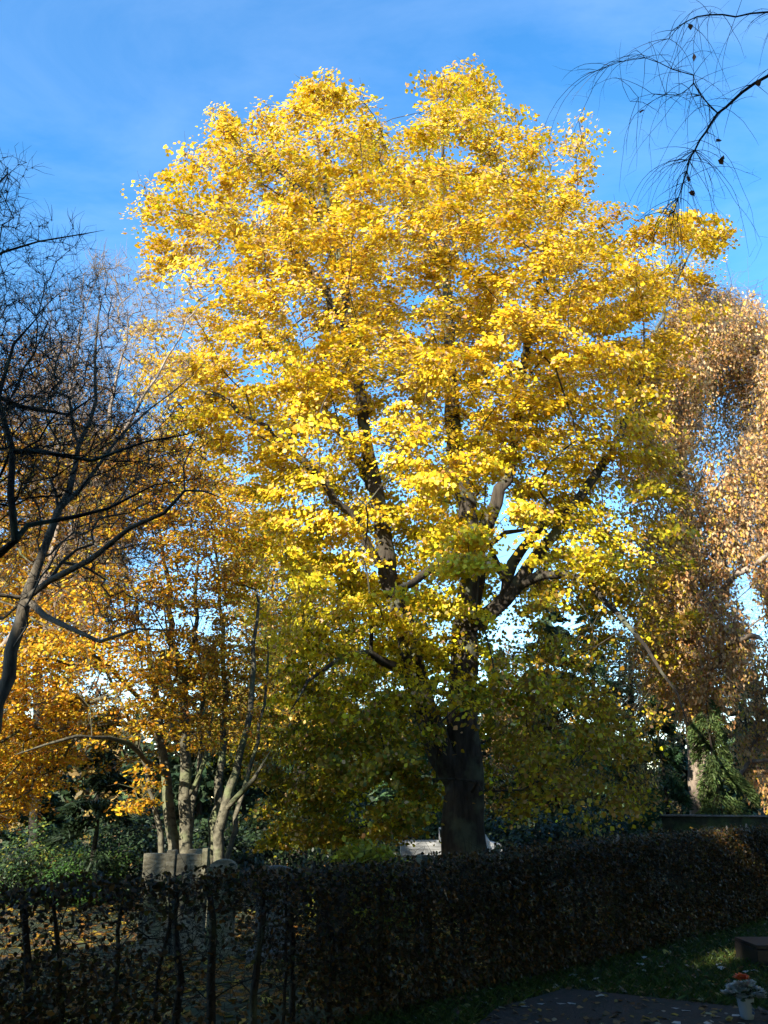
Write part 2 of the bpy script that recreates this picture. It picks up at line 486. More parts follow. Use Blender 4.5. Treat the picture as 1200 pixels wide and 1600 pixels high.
# ------------------------------------------------------------------ the great yellow maple
rg = np.random.default_rng(11)
YT = 21.0
gz = float(terrain(2.0, YT))
MAPLE = [(400,1325),(392,1235),(345,1165),(400,1110),(372,1000),(338,900),(335,820),(270,740),(215,650),(190,590),(183,515),(250,482),(322,476),
 (350,458),(338,420),(300,408),(255,436),(216,440),(212,372),(232,296),(272,246),(332,222),(347,160),(392,150),(420,172),(462,136),(512,130),(552,148),
 (604,190),(618,262),(632,232),(630,158),(678,134),(692,110),(770,130),(792,166),(882,184),(918,216),(936,284),(975,306),(1030,318),
 (1066,330),(1105,300),(1142,335),(1150,395),(1110,425),(1085,460),(1100,492),(1112,560),(1075,610),(1045,660),(1065,720),(1100,800),(1110,900),(1092,1000),(1050,1100),
 (1020,1235),(958,1285),(880,1255),(800,1262),(760,1215),(700,1250),(640,1325),(520,1335)]
HOLES = [[(768,775),(792,762),(796,802),(826,834),(820,892),(798,896),(778,876),(770,850)],
         [(965,1000),(1000,985),(1012,1020),(1004,1040)],
         [(338,378),(362,372),(366,412),(344,424)],
         [(415,878),(445,862),(450,930),(425,970),(405,930)]]
S = Skel()
def pp(x, y, Y, r): return (P(x, y, Y), r)
b0 = P(727, 1330, YT); b0[2] = gz-0.1
S.stem([(b0, 0.48), pp(727,1230,YT,.44), pp(722,1100,YT,.36), pp(724,990,YT,.31), pp(738,900,YT,.30), pp(733,810,YT,.25), pp(712,700,YT,.22), pp(704,570,YT,.17), pp(700,430,YT,.12), pp(697,330,YT+.3,.085), pp(690,220,YT+.3,.04), pp(692,160,YT+.3,.015)], root=True, jit=.02)
S.stem([(P(716,1215,YT),.3), pp(690,1180,YT-.2,.30), pp(660,1090,YT-.5,.27), pp(632,985,YT-.8,.25), pp(606,895,YT-.9,.22), pp(592,800,YT-1,.19), pp(572,690,YT-1,.16), pp(555,560,YT-.8,.13), pp(530,400,YT-.5,.09), pp(500,250,YT-.3,.04), pp(490,170,YT,.012)], jit=.02)
S.stem([(P(738,905,YT),.2), pp(768,805,YT-.2,.17), pp(796,725,YT-.3,.14), pp(810,610,YT-.4,.11), pp(828,520,YT,.11), pp(850,400,YT,.07), pp(860,260,YT,.03)], jit=.03)
S.stem([(P(745,985,YT),.2), pp(790,935,YT-.5,.19), pp(830,880,YT-1.0,.15), pp(880,812,YT-1.4,.11), pp(935,740,YT-1.5,.11), pp(985,640,YT-1.2,.07), pp(1040,480,YT-.5,.04), pp(1105,345,YT,.015)], jit=.03)
S.stem([(P(800,925,YT-.6),.16), pp(850,898,YT-1.3,.12), pp(905,905,YT-1.9,.085), pp(960,955,YT-2.4,.062), pp(1010,1015,YT-2.8,.042), pp(1055,1080,YT-3.0,.025), pp(1075,1130,YT-3,.02)], jit=.03)
S.stem([(P(792,930,YT-.5),.12), pp(800,880,YT-1,.14), pp(835,835,YT-1.5,.10), pp(862,800,YT-2,.06)], jit=.02)
S.stem([(P(790,900,YT-.6),.1), pp(765,850,YT-1.2,.07), pp(790,832,YT-1.6,.06), pp(820,828,YT-2,.05)], jit=.01)
S.stem([(P(738,915,YT),.12), pp(715,880,YT-1.2,.13), pp(680,885,YT-2.2,.10), pp(640,912,YT-3,.08), pp(600,930,YT-3.8,.05)], jit=.02)
S.stem([(P(655,1075,YT-.5),.15), pp(620,1045,YT-1.2,.11), pp(575,1020,YT-1.9,.085), pp(545,1022,YT-2.4,.065), pp(500,1050,YT-2.9,.04), pp(450,1110,YT-3.3,.015)], jit=.03)
S.stem([(P(572,1020,YT-1.9),.06), pp(580,985,YT-2.1,.05), pp(602,950,YT-2.3,.02)], jit=.02)
S.stem([(P(560,560,YT-.8),.1), pp(500,440,YT-1.2,.09), pp(430,375,YT-1.2,.07), pp(350,345,YT-1,.05), pp(285,330,YT-1,.03), pp(240,320,YT-1,.012)], jit=.04)
S.stem([(P(530,400,YT-.5),.1), pp(470,300,YT-.8,.07), pp(400,240,YT-.6,.04), pp(370,190,YT-.5,.015)], jit=.04)
S.stem([(P(606,895,YT-.9),.1), pp(540,800,YT-1.6,.10), pp(450,700,YT-2,.08), pp(340,620,YT-2,.05), pp(230,560,YT-1.8,.02)], jit=.05)
S.stem([(P(590,790,YT-1),.1), pp(510,640,YT+1.5,.10), pp(440,560,YT+2.8,.06)], jit=.05)
S.stem([(P(700,430,YT),.1), pp(640,330,YT-.4,.05), pp(630,270,YT-.3,.02)], jit=.03)
tips = crown_points(MAPLE, YT, 2300, rg, dmax=6.2, dk=0.8, shell=0.42, holes=HOLES, clump=(1.45, -0.55), ragged=17)
# keep the wood at the middle of the crown open to the viewer: fewer tips between trunk and camera
u, v = proj(tips)
front = (tips[:, 1] < YT-0.5) & (np.abs(u-727) < 42) & (v > 1120)
tips = tips[~front]
u, v = proj(tips); thin = (u > 775) & (u < 1060) & (v > 930) & (rg.uniform(size=len(tips)) < .5); tips = tips[~thin]
ids = S.grow(tips, bf=0.28, seg=0.5, jit=0.07, arch=0.1, seed=5, minL=2.2)
tw = tip_twigs(tips, 3, 0.42, 0.006, rg, outward(S, ids), 0.7, 0.0)
c, idx, o = clusters(tips, 165, rg, 0.66, 0.27, 0.46)
u, v = proj(c); ok = inpoly(u, v, [(x, y) for x, y in MAPLE]) | (rg.uniform(size=len(c)) < 0.40)
for h in HOLES: ok &= ~inhole(u, v, c, h, rg)
ok &= ~((c[:, 1] < YT-.5) & (np.abs(u-727) < 30) & ((v > 1110) | ((v > 965) & (v < 1030))) & (rg.uniform(size=len(c)) < .85))
ok &= sunny(c)
c, idx, o = c[ok], idx[ok], o[ok]
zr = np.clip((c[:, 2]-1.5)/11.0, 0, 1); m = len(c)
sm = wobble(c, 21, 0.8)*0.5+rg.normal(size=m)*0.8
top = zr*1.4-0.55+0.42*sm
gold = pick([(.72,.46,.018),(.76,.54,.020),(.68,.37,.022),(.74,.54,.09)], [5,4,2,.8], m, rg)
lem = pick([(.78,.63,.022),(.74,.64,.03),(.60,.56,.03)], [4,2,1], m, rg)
grn_shade = pick([(.27,.21,.011),(.13,.15,.010),(.34,.26,.013),(.33,.19,.011),(.20,.22,.012)], [3,2,3,2.4,2], m, rg)  # lower leaves: greener by nature, colours also darkened to deepen the shade
col = np.where((top > 0.38)[:, None], gold, np.where((top > -0.38)[:, None], lem, grn_shade))
side = np.clip((c[:, 0]-4.2)/3.0, 0, 1)*np.clip((12.5-c[:, 2])/4, 0, 1); sidm = rg.uniform(size=m) < side*.62
col[sidm] = pick([(.60,.38,.03),(.46,.26,.04),(.56,.33,.10),(.62,.50,.03)], [3,2,2,2], int(sidm.sum()), rg)
tan = rg.uniform(size=m) < 0.03+0.09*zr**3
col[tan] = pick([(.62,.42,.22),(.50,.28,.10),(.70,.52,.30)], [2,2,1], int(tan.sum()), rg)
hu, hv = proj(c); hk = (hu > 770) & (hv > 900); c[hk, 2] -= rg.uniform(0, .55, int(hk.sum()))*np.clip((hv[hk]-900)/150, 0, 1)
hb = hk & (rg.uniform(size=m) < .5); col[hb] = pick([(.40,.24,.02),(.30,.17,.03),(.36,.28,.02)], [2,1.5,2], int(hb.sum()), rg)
cen = np.array([2.0, YT, 9.0]); nr = (c-cen); nr /= np.linalg.norm(nr, axis=1)[:, None]
cn = rg.normal(size=(len(tips), 3))
nr = nr*0.5+np.array([0, -0.18, 0.6])+cn[idx]*0.33+rg.normal(size=(m, 3))*0.36
ua = np.stack([o[:, 0], o[:, 1], -0.35*np.ones(m)], 1)+rg.normal(size=(m, 3))*0.25
root = empty('maple_tree', (b0[0], YT, gz), 'huge golden yellow maple in the middle, sunlit above and shaded below', 'tree')
link_mesh('trunk', S.mesh('trunk', 0.007, 2.3, 0.16, tw, 0.35), M_BARK, root)
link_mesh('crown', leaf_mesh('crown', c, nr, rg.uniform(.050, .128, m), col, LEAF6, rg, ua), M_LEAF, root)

# ------------------------------------------------------------------ generic leafy tree from a traced outline
def leafy(name, label, cat, outline, Yc, stems, n, per, pal, wts, size, tpl, bark, seed, rad=0.5, flat=0.4, droop=0.2, dmax=5.0, dk=0.8, shell=0.5,
          holes=(), clump=(1.2, -0.5), bf=0.3, tip=0.006, cap=0.12, twk=3, twl=0.4, nbias=(0, -0.1, 0.6), group=None, minL=1.0, flare=0.2, hang=0.0, mleaf=None, arch=0.08):
    rg = np.random.default_rng(seed); S = Skel()
    for i, st in enumerate(stems):
        pts = [(P(x, y, Y), r) for x, y, Y, r in st['p']]
        if st.get('root', False) or i == 0:
            a = pts[0][0]; a[2] = float(terrain(a[0], a[1]))-0.1
            if i == 0: base = a.copy()
        S.stem(pts, root=(i == 0 or st.get('root', False)), jit=st.get('j', .03), seed=seed)
    tips = crown_points(outline, Yc, n, rg, dmax, dk, shell, holes, clump, seed)
    ids = S.grow(tips, bf=bf, seg=0.5, jit=0.07, arch=arch, seed=seed, minL=minL)
    tw = tip_twigs(tips, twk, twl, tip*.9, rg, outward(S, ids), 0.7, -hang) if twk else None
    root = empty(name, (base[0], base[1], base[2]+0.1), label, cat, group)
    link_mesh('trunk', S.mesh('trunk', tip, 2.3, cap, tw, flare), bark, root)
    if per > 0:
        c, idx, o = clusters(tips, per, rg, rad, flat, droop)
        if hang:
            k = rg.uniform(0, 1, len(c)); c[:, 2] -= hang*k; c[:, :2] -= o[:, :2]*0.6*k[:, None]
        u, v = proj(c); ok = np.ones(len(c), bool)
        for h in holes: ok &= ~inhole(u, v, c, h, rg)
        ok &= c[:, 2] > terrain(c[:, 0], c[:, 1])+.1
        ok &= sunny(c)
        c, o = c[ok], o[ok]; m = len(c)
        k = wobble(c, seed+5, 0.9); colr = pick(pal, wts, m, rg)*(1+0.12*np.clip(k, -1.5, 1.5))[:, None]
        nr = rg.normal(size=(m, 3))*0.5+np.array(nbias)
        ua = np.stack([o[:, 0], o[:, 1], -0.3*np.ones(m)-hang], 1)+rg.normal(size=(m, 3))*0.2
        link_mesh('crown', leaf_mesh('crown', c, nr, size*rg.uniform(.7, 1.3, m), colr, tpl, rg, ua), mleaf or M_LEAF, root)
    return root, S, tips

# orange multi-stemmed beech
BEECH = [(432,1110),(425,960),(418,860),(385,770),(300,700),(200,668),(90,660),(-60,690),(-190,800),(-200,1290),(-60,1310),(0,1300),(62,1262),(112,1190),(150,1205),(128,1292),(215,1292),(255,1260),(300,1190),(360,1180),(410,1160)]
BH = [[(395,860),(420,850),(424,980),(398,1000)], [(300,960),(330,950),(335,985),(310,1000)], [(55,1050),(70,1040),(70,1135),(52,1130)], [(196,862),(236,850),(240,880),(200,896)], [(120,1060),(165,1050),(170,1085),(130,1100)],[(255,1180),(390,1180),(390,1345),(255,1345)]]
YB = 17.0
leafy('beech_tree', 'orange leaved beech with several pale stems rising from one foot behind the gravestones', 'tree', BEECH, YB, [
  {'p': [(296,1345,YB,0.133),(292,1250,YB,0.117),(290,1170,YB,0.101),(286,1080,YB,0.086),(270,1000,YB,0.070),(262,900,YB+.3,0.047),(240,780,YB+.5,0.020)]},
  {'p': [(276,1345,YB+.2,0.133),(266,1260,YB+.2,0.109),(256,1180,YB+.3,0.086),(240,1090,YB+.5,0.070),(225,990,YB+.8,0.047),(190,860,YB+1,0.023)], 'root': True},
  {'p': [(332,1345,YB,0.117),(350,1270,YB-.1,0.101),(366,1210,YB-.2,0.078),(384,1140,YB-.3,0.062),(396,1040,YB-.2,0.047),(400,920,YB,0.023)], 'root': True},
  {'p': [(322,1345,YB+.4,0.109),(338,1260,YB+.5,0.094),(346,1190,YB+.6,0.078),(350,1090,YB+.8,0.055),(345,950,YB+1,0.039),(330,800,YB+1,0.016)], 'root': True},
  {'p': [(286,1345,YB+.3,.07),(300,1260,YB+.4,.06),(312,1180,YB+.5,.05),(316,1090,YB+.6,.04),(306,980,YB+.8,.02)], 'root': True},
  {'p': [(268,1345,YB-.1,.065),(246,1270,YB-.2,.055),(226,1200,YB-.3,.045),(200,1120,YB-.4,.035),(150,1020,YB-.5,.02)], 'root': True},
  {'p': [(340,1345,YB+.2,.06),(372,1270,YB+.3,.05),(396,1190,YB+.4,.04),(412,1100,YB+.5,.03),(420,1000,YB+.6,.015)], 'root': True},
  {'p': [(356,1255,YB-.1,0.055),(378,1235,YB-.5,0.051),(398,1215,YB-.8,0.039),(425,1170,YB-1,0.016)]},
  {'p': [(300,1230,YB,0.047),(318,1185,YB-.1,0.043),(328,1150,YB-.2,0.031),(338,1100,YB-.2,0.016)]},
  {'p': [(262,1210,YB+.2,0.047),(200,1165,YB-1.4,0.043),(120,1150,YB-2.4,0.031),(20,1180,YB-3,0.016)]},
  {'p': [(250,1120,YB+.3,0.047),(170,1040,YB-1,0.039),(80,980,YB-1.5,0.023),(-20,930,YB-1.5,0.016)]},
  {'p': [(290,1100,YB,0.055),(300,1000,YB-.8,0.047),(310,900,YB-1,0.031),(300,800,YB-1,0.016)]},
  ], 2700, 46, [(.60,.28,.020),(.60,.36,.020),(.66,.44,.025),(.46,.18,.015),(.46,.42,.03)], [4,5,3.5,2.4,1.4], 0.076, OVAL6, M_BEECHBARK, 31,
  rad=0.5, flat=0.22, droop=0.14, dmax=4.2, dk=0.75, shell=0.6, holes=BH, clump=(1.6, -0.45), nbias=(0, -0.2, 0.75))

# copper-brown weeping tree at the right
COPPER = [(1260,1200),(1180,1230),(1090,1130),(1050,1100),(1000,1050),(955,940),(950,820),(970,700),(965,590),(1015,510),(1060,455),(1120,450),(1170,470),(1260,520),(1400,700),(1420,1240)]
YC = 23.5
leafy('weeping_birch', 'tall birch with copper leaves and pale hanging twigs at the right edge', 'tree', COPPER, YC, [
  {'p': [(1092,1300,YC,.30),(1088,1150,YC,.26),(1082,1000,YC,.22),(1074,850,YC,.18),(1068,740,YC,.15),(1062,640,YC,.11),(1070,560,YC,.06),(1080,490,YC,.02)]},
  {'p': [(1068,740,YC,.1),(1020,690,YC-1,.08),(1000,650,YC-1.2,.06),(1020,600,YC-1,.05),(1060,590,YC-.8,.03)]},
  {'p': [(1074,850,YC,.1),(1140,740,YC-1,.08),(1200,650,YC-1,.05),(1260,600,YC-1,.02)]},
  {'p': [(1080,980,YC,.1),(1150,900,YC-2,.08),(1230,850,YC-2.5,.05)]},
  {'p': [(1085,1080,YC,.1),(1150,1000,YC-2,.08),(1190,1000,YC-3.5,.05)]},
  ], 4200, 34, [(.60,.33,.12),(.66,.42,.18),(.46,.21,.07),(.68,.48,.25),(.64,.46,.06)], [4,4,2,3,2.6], 0.115, DIAM, M_BIRCHBARK, 41,
  rad=0.42, flat=0.8, droop=0.4, dmax=5, dk=0.7, shell=0.5, holes=[[(1130,880),(1165,870),(1200,960),(1190,990),(1150,930)]], clump=(1.2, -0.75), twk=4, twl=1.1, hang=0.9, nbias=(-.25, -0.7, 0.35))

# brown and golden trees further back on the left, seen between the nearer branches
leafy('distant_tree', 'reddish brown tree far back behind the bare branches at the left', 'tree',
  [(-120,1150),(-150,640),(-40,520),(60,500),(150,560),(215,640),(250,800),(260,1150)], 34.0,
  [{'p': [(60,1300,34,.2),(60,1000,34,.17),(55,800,34,.18),(50,600,34,.05)]}], 1300, 16, [(.26,.11,.035),(.34,.17,.04),(.42,.24,.05),(.22,.12,.06)], [3,3,2,2], 0.17, DIAM, M_DARKBARK, 51,
  rad=0.7, flat=0.6, dmax=5, clump=(0.9, -0.4), tip=.012, cap=.1, twl=.8)
leafy('distant_tree', 'yellow tree far back, low between the beech and the great maple', 'tree',
  [(300,1180),(330,860),(420,800),(560,860),(640,960),(650,1180)], 33.0,
  [{'p': [(470,1300,33,.3),(470,1080,33,.22),(480,900,33,.06)]}], 1300, 22, [(.50,.34,.03),(.42,.22,.03),(.30,.30,.03)], [3,3,2], 0.16, DIAM, M_DARKBARK, 52,
  rad=0.7, flat=0.6, dmax=4, clump=(1.0, -0.3), tip=.012, cap=.1, twl=.8)

leafy('distant_tree', 'tan and dull green tree far back below the drooping maple bough', 'tree',
  [(905,1290),(890,1120),(925,1010),(985,965),(1050,1000),(1080,1100),(1075,1290)], 41.0,
  [{'p': [(985,1300,41,.25),(985,1120,41,.18),(985,1010,41,.05)]}], 800, 20, [(.20,.17,.06),(.30,.19,.08),(.12,.14,.04)], [3,3,2], 0.17, DIAM, M_DARKBARK, 53,
  rad=0.75, flat=0.7, dmax=3.5, clump=(1.0, -0.6), tip=.012, cap=.1, twl=.8)
leafy('distant_tree', 'brown tree far back in the gap right of the maple trunk', 'tree',
  [(760,1290),(750,1090),(790,1000),(850,985),(900,1040),(915,1290)], 43.0,
  [{'p': [(830,1300,43,.25),(830,1120,43,.18),(830,1020,43,.05)]}], 700, 20, [(.22,.12,.04),(.28,.18,.05),(.14,.11,.04)], [3,3,2], 0.17, DIAM, M_DARKBARK, 54,
  rad=0.75, flat=0.7, dmax=3.5, clump=(1.0, -0.6), tip=.012, cap=.1, twl=.8)

# ------------------------------------------------------------------ bare trees at the left and the birch spray at top right
def bare(name, label, outline, Yc, stems, n, bark, seed, depth=2.5, twk=5, twl=.45, tip=.005, shell=.8, bf=.25, cap=.06, group=None, up=.25, clump=None, arch=0.1, dk=.8):
    return leafy(name, label, 'tree', outline, Yc, stems, n, 0, None, None, .1, DIAM, bark, seed, dmax=depth, dk=dk, shell=shell, clump=clump, bf=bf,
                 tip=tip, cap=cap, twk=twk, twl=twl, hang=-up, group=group, arch=arch, minL=1.5)
YL = 8.6
bare('bare_tree', 'nearly black leafless tree whose boughs reach in from the left edge', [(-300,760),(-300,260),(-60,220),(20,240),(75,235),(85,250),(30,300),(60,330),(115,310),(150,340),(180,365),(120,390),(60,400),(150,470),(170,560),(190,620),(330,640),(370,700),(360,790),(230,760),(120,720),(90,780),(40,860),(-100,900)],
  YL, [{'p': [(-230,1420,YL,0.1540),(-190,1150,YL,0.1330),(-120,900,YL,0.1120),(-50,800,YL,0.0980),(-20,720,YL,0.0770),(-45,600,YL,0.0630),(-80,450,YL,0.0490),(-60,340,YL,0.0280),(10,265,YL,0.0084)]},
   {'p': [(-50,800,YL,0.0560),(0,870,YL-.3,0.0490),(22,840,YL-.4,0.0420),(18,770,YL-.4,0.0385),(22,700,YL-.4,0.0350),(5,620,YL-.4,0.0280),(30,540,YL-.4,0.0175),(80,480,YL-.4,0.0084)]},
   {'p': [(22,725,YL-.4,0.0350),(60,712,YL-.3,0.0280),(140,716,YL,0.0210),(230,690,YL+.2,0.0126),(330,670,YL+.3,0.0056)]},
   {'p': [(20,840,YL-.4,0.0350),(50,825,YL-.3,0.0315),(110,812,YL-.1,0.0245),(170,795,YL,0.0175),(240,760,YL+.2,0.0098),(300,745,YL+.2,0.0049)]},
   {'p': [(-45,600,YL,0.0350),(30,640,YL+.2,0.0280),(110,640,YL+.4,0.0175),(170,600,YL+.6,0.0070)]},
   {'p': [(-80,450,YL,0.0350),(0,395,YL,0.0210),(60,370,YL,0.0140),(130,365,YL,0.0084),(170,362,YL,0.0042)]},
  ], 2700, M_DARKBARK, 61, depth=2.2, twk=4, twl=.25, tip=.0032, cap=.035)
YM = 11.5
bare('bare_tree', 'leaning grey leafless tree forking over the orange beech, its top twigs in the sun', [(0,1000),(-60,700),(-40,480),(60,430),(140,400),(160,380),(200,430),(215,480),(200,560),(260,640),(330,640),(390,700),(360,790),(300,880),(300,990),(180,1010),(100,900)],
  YM, [{'p': [(-60,1400,YM,0.1120),(-25,1200,YM,0.1015),(10,1060,YM,0.0910),(40,940,YM,0.0805),(62,870,YM,0.0595),(90,800,YM,0.0525),(118,730,YM+.2,0.0420),(140,660,YM+.4,0.0315),(150,560,YM+.6,0.0210),(160,460,YM+.8,0.0084)]},
   {'p': [(42,935,YM,0.0490),(80,905,YM-.3,0.0434),(140,878,YM-.6,0.0385),(200,830,YM-.8,0.0315),(262,800,YM-1,0.0252),(290,772,YM-1,0.0182),(288,730,YM-1,0.0112),(300,690,YM-1,0.0056)]},
   {'p': [(285,780,YM-1,0.0210),(320,775,YM-1.1,0.0140),(350,785,YM-1.1,0.0070)]},
   {'p': [(45,945,YM,0.0490),(75,960,YM-.4,0.0420),(110,985,YM-.8,0.0336),(160,1000,YM-1.1,0.0238),(220,985,YM-1.3,0.0140),(290,985,YM-1.4,0.0056)]},
   {'p': [(90,800,YM,0.0420),(130,760,YM+.2,0.0350),(180,690,YM+.5,0.0245),(230,640,YM+.8,0.0140),(330,560,YM+1,0.0042)]},
   {'p': [(40,940,YM,0.0350),(0,930,YM-.2,0.0280),(-60,940,YM-.4,0.0140)]},
   {'p': [(40,945,YM,0.0350),(0,965,YM+.4,0.0245),(-60,980,YM+.8,0.0140)]},
  ], 1500, M_GREYBARK, 62, depth=2.6, twk=4, twl=.30, tip=.0034, cap=.03)
bare('bare_tree', 'fine twigged leafless tree standing in sun behind the two nearer bare ones', [(40,1000),(20,600),(90,470),(150,390),(190,440),(230,480),(290,430),(330,460),(340,520),(280,620),(250,760),(230,1000)],
  15.5, [{'p': [(-170,1345,15.5,.09),(-60,1120,15.5,.08),(60,930,15.5,.06),(150,760,15.5,.07),(175,640,15.5,.04),(200,520,15.5,.015)]},
   {'p': [(150,760,15.5,.05),(210,650,15,.035),(260,560,15,.02),(310,480,15,.008)]},
   {'p': [(105,930,15.5,.05),(110,740,15.2,.035),(110,600,15.2,.02),(130,480,15.2,.008)]}], 900, M_BIRCHBARK, 63, depth=2.2, twk=5, twl=.40, tip=.0055, cap=.03)

# birch leaning in from the right: the trunk stands outside the frame
YR = 6.6
rgb = np.random.default_rng(77)
S = Skel()
tb = np.array([5.2, 6.0, 0.0])
S.stem([(tb, .17), ((5.15, 6.1, 3), .15), ((5.0, 6.3, 6), .12), ((4.75, 6.5, 8.5), .08), ((4.6, 6.6, 11), .04)], root=True)
def spray(pts): S.stem([(P(x, y, Y), r) for x, y, Y, r in pts], step=.12, jit=.006, seed=5)
S.stem([((5.0, 6.3, 6.2), .05), (P(1260,90,YR), .026), (P(1200,118,YR), .0185), (P(1160,145,YR), .0155), (P(1122,178,YR), .013), (P(1095,218,YR), .010), (P(1078,250,YR), .007), (P(1068,285,YR), .006), (P(1055,330,YR), .0035)], step=.12, jit=.005)
S.stem([((4.9, 6.4, 7.2), .04), (P(1280,40,YR), .016), (P(1200,18,YR), .010), (P(1150,26,YR), .008), (P(1110,22,YR), .008), (P(1070,35,YR), .005), (P(1045,60,YR), .003)], step=.12, jit=.005)
spray([(1120,172,YR,.008), (1095,150,YR,.0075), (1084,130,YR,.007), (1083,115,YR-.1,.006), (1050,108,YR-.1,.005), (1010,90,YR-.2,.004), (975,95,YR-.2,.003), (935,110,YR-.2,.002)])
spray([(1085,135,YR,.005), (1060,148,YR-.1,.004), (1020,146,YR-.1,.003), (985,158,YR-.2,.002)])
tg = []
starts = []
rad_, ch_ = S.radii(.003)
cand = [i for i in range(len(S.p)) if 0 < S.r[i] < .018]
tw0 = []; twd = []; twl_ = []; twr = []
strands = []
low = [i for i in cand if S.r[i] < .0095 and S.p[i][2] < P(1100,215,YR)[2]]
for w_i in range(196):
    hangs = w_i >= 150
    i = (low if hangs else cand)[rgb.integers(len(low if hangs else cand))]; p = S.p[i].copy()
    d = np.array([rgb.normal()*.8-.25, rgb.normal()*.6, rgb.normal()*.55-.05]); d /= np.linalg.norm(d)
    if hangs: d = np.array([-.3, 0, -.55])+rgb.normal(size=3)*.55; d /= np.linalg.norm(d)
    L = (rgb.uniform(.5, 1.15) if hangs else rgb.uniform(.25, 1.0))*(1.5 if rgb.uniform() < .25 else .9); st = .09; cur = i; k = int(L/st)
    for j in range(k):
        d = d+np.array([0, 0, -.16-.10*rgb.uniform()])+rgb.normal(size=3)*.07; d /= np.linalg.norm(d)
        p = p+d*st
        cur = S.add(p, cur, .0020*(1-j/k)+.0009)
        if rgb.uniform() < .28:
            tw0.append(p.copy()); q = d*.8+rgb.normal(size=3)*.6; twd.append(q/np.linalg.norm(q)); twl_.append(rgb.uniform(.06, .22)); twr.append(.0011)
    strands.append(cur)
root = empty('weeping_birch', tb, 'leafless birch spray hanging into the blue sky at the top right corner', 'tree')
link_mesh('trunk', S.mesh('trunk', .0015, 2.3, .01, (np.array(tw0), np.array(twd), np.array(twl_), np.array(twr)), .2), M_DARKBARK, root)
lc = np.array([P(x, y, YR-.05) for x, y in ((992,157),(1015,149),(1137,210),(1126,244),(1140,236),(1190,155),(1085,34),(1097,83),(1078,272),(1082,300),(1066,330))])
# each last leaf hangs on the nearest twig
allp = np.array(S.p); lc2 = []
for q in lc:
    k = int(np.argmin(((allp-q)**2).sum(1))); lc2.append(allp[k]+np.array([0, 0, -.02]))
for q in lc2:
    link_mesh('leaf', leaf_mesh('leaf', np.array([q]), rgb.normal(size=(1, 3))+np.array([0, -1.2, 0]), rgb.uniform(.055, .08, 1), pick([(.10,.05,.02)], [1], 1, rgb), LEAF6, rgb), M_LEAF, root)

# ------------------------------------------------------------------ conifers and shrubs
def conifer(name, label, base, H, Rr, seed, n=5200, size=.34, cols=((.025,.055,.018),(.045,.085,.026),(.035,.06,.03)), weep=.25, z0=.06, group=None, lean=0.0, full=1.0, prof=.75):
    rg = np.random.default_rng(seed)
    base = np.array(base, float)
    S = Skel(); S.stem([(base+np.array([0,0,-.1]), H*.018), (base+np.array([0,0,H*.5]), H*.010), (base+np.array([0,0,H]), .015)], root=True, jit=.02, step=.6)
    top = np.array(S.p[-1]); nb = int(H*7); pts = []; dirs = []; tw = [[], [], [], []]
    for b in range(nb):
        h = z0+(1-z0)*rg.uniform(0, 1)**.9; a = rg.uniform(0, 6.283)
        L = Rr*(1-h)**prof*rg.uniform(.65, 1.12)*full+.15
        o = base+np.array([0, 0, h*H]); d = np.array([math.cos(a), math.sin(a), 0.05])
        q = int(max(6, n/nb*(.4+1.2*(1-h))))
        t = rg.uniform(.12, 1, q)**.75
        pos = o+d*(t*L)[:, None]; pos[:, 2] += -weep*L*t**1.6
        side = np.array([-d[1], d[0], 0]); off = rg.normal(size=q)*.22*L*(1.15-t)
        pos += side*off[:, None]; pos[:, 2] += rg.normal(size=q)*.07-.08*np.abs(off)-rg.uniform(0, .3, q)*weep
        dr = d+side*np.sign(off)[:, None]*.6; dr = dr+np.array([0, 0, -.5-weep])*rg.uniform(.3, 1, q)[:, None]
        pts.append(pos); dirs.append(dr)
        tw[0].append(o); e = d+np.array([0, 0, -weep]); tw[1].append(e/np.linalg.norm(e)); tw[2].append(L*.85); tw[3].append(.012+.006*L)
    c = np.concatenate(pts); ua = np.concatenate(dirs); m = len(c)
    ok = (c[:, 2] > terrain(c[:, 0], c[:, 1])+.05) & sunny(c, 0); c, ua = c[ok], ua[ok]; m = len(c)
    nr = rg.normal(size=(m, 3))*.6+np.array([0, 0, .8])
    col = pick(cols, [1]*len(cols), m, rg, .2)
    tw = [np.array(x) for x in tw]; ok = np.ones(len(tw[0]), bool)
    for f in (.2, .45, .7, .95): ok &= sunny(tw[0]+tw[1]*(tw[2]*f)[:, None], 0)
    tw = tuple(x[ok] for x in tw)
    root = empty(name, base, label, 'tree', group)
    link_mesh('trunk', S.mesh('trunk', .015, 2.3, None, tw, .2), M_DARKBARK, root)
    link_mesh('crown', leaf_mesh('crown', c, nr, size*rg.uniform(.6, 1.3, m), col, NEED if size < .5 else DIAM, rg, ua), M_NEEDLE, root)
    return root

def gpos(px, Y):
    x = P(px, 1290, Y)[0]; return (x, Y, float(terrain(x, Y)))

conifer('spruce_tree', 'bluish green conifer in shade left of the bright weeping one', gpos(1045, 23), 4.6, 1.2, 201, 15000, .16, ((.03,.075,.03),(.05,.11,.04)), .35)
conifer('weeping_conifer', 'light green weeping conifer caught by the sun near the right edge', gpos(1128, 22), 4.3, 1.0, 202, 20000, .14, ((.08,.125,.032),(.11,.15,.045),(.06,.10,.03)), .9, prof=.35)
conifer('spruce_tree', 'tall dull green spruce behind the drooping maple bough', gpos(945, 40), 11.5, 3.2, 203, 8000, .42, ((.05,.09,.035),(.08,.12,.05)), .3)
conifer('spruce_tree', 'dark spruce in the gap beside the maple trunk', gpos(650, 44), 12.5, 3.4, 204, 6500, .45, ((.04,.09,.035),(.06,.11,.045)), .3)
conifer('spruce_tree', 'dark green conifer behind the beech at the left', gpos(150, 22), 4.6, 1.7, 205, 6500, .28, ((.013,.027,.010),(.02,.038,.014)), .3)
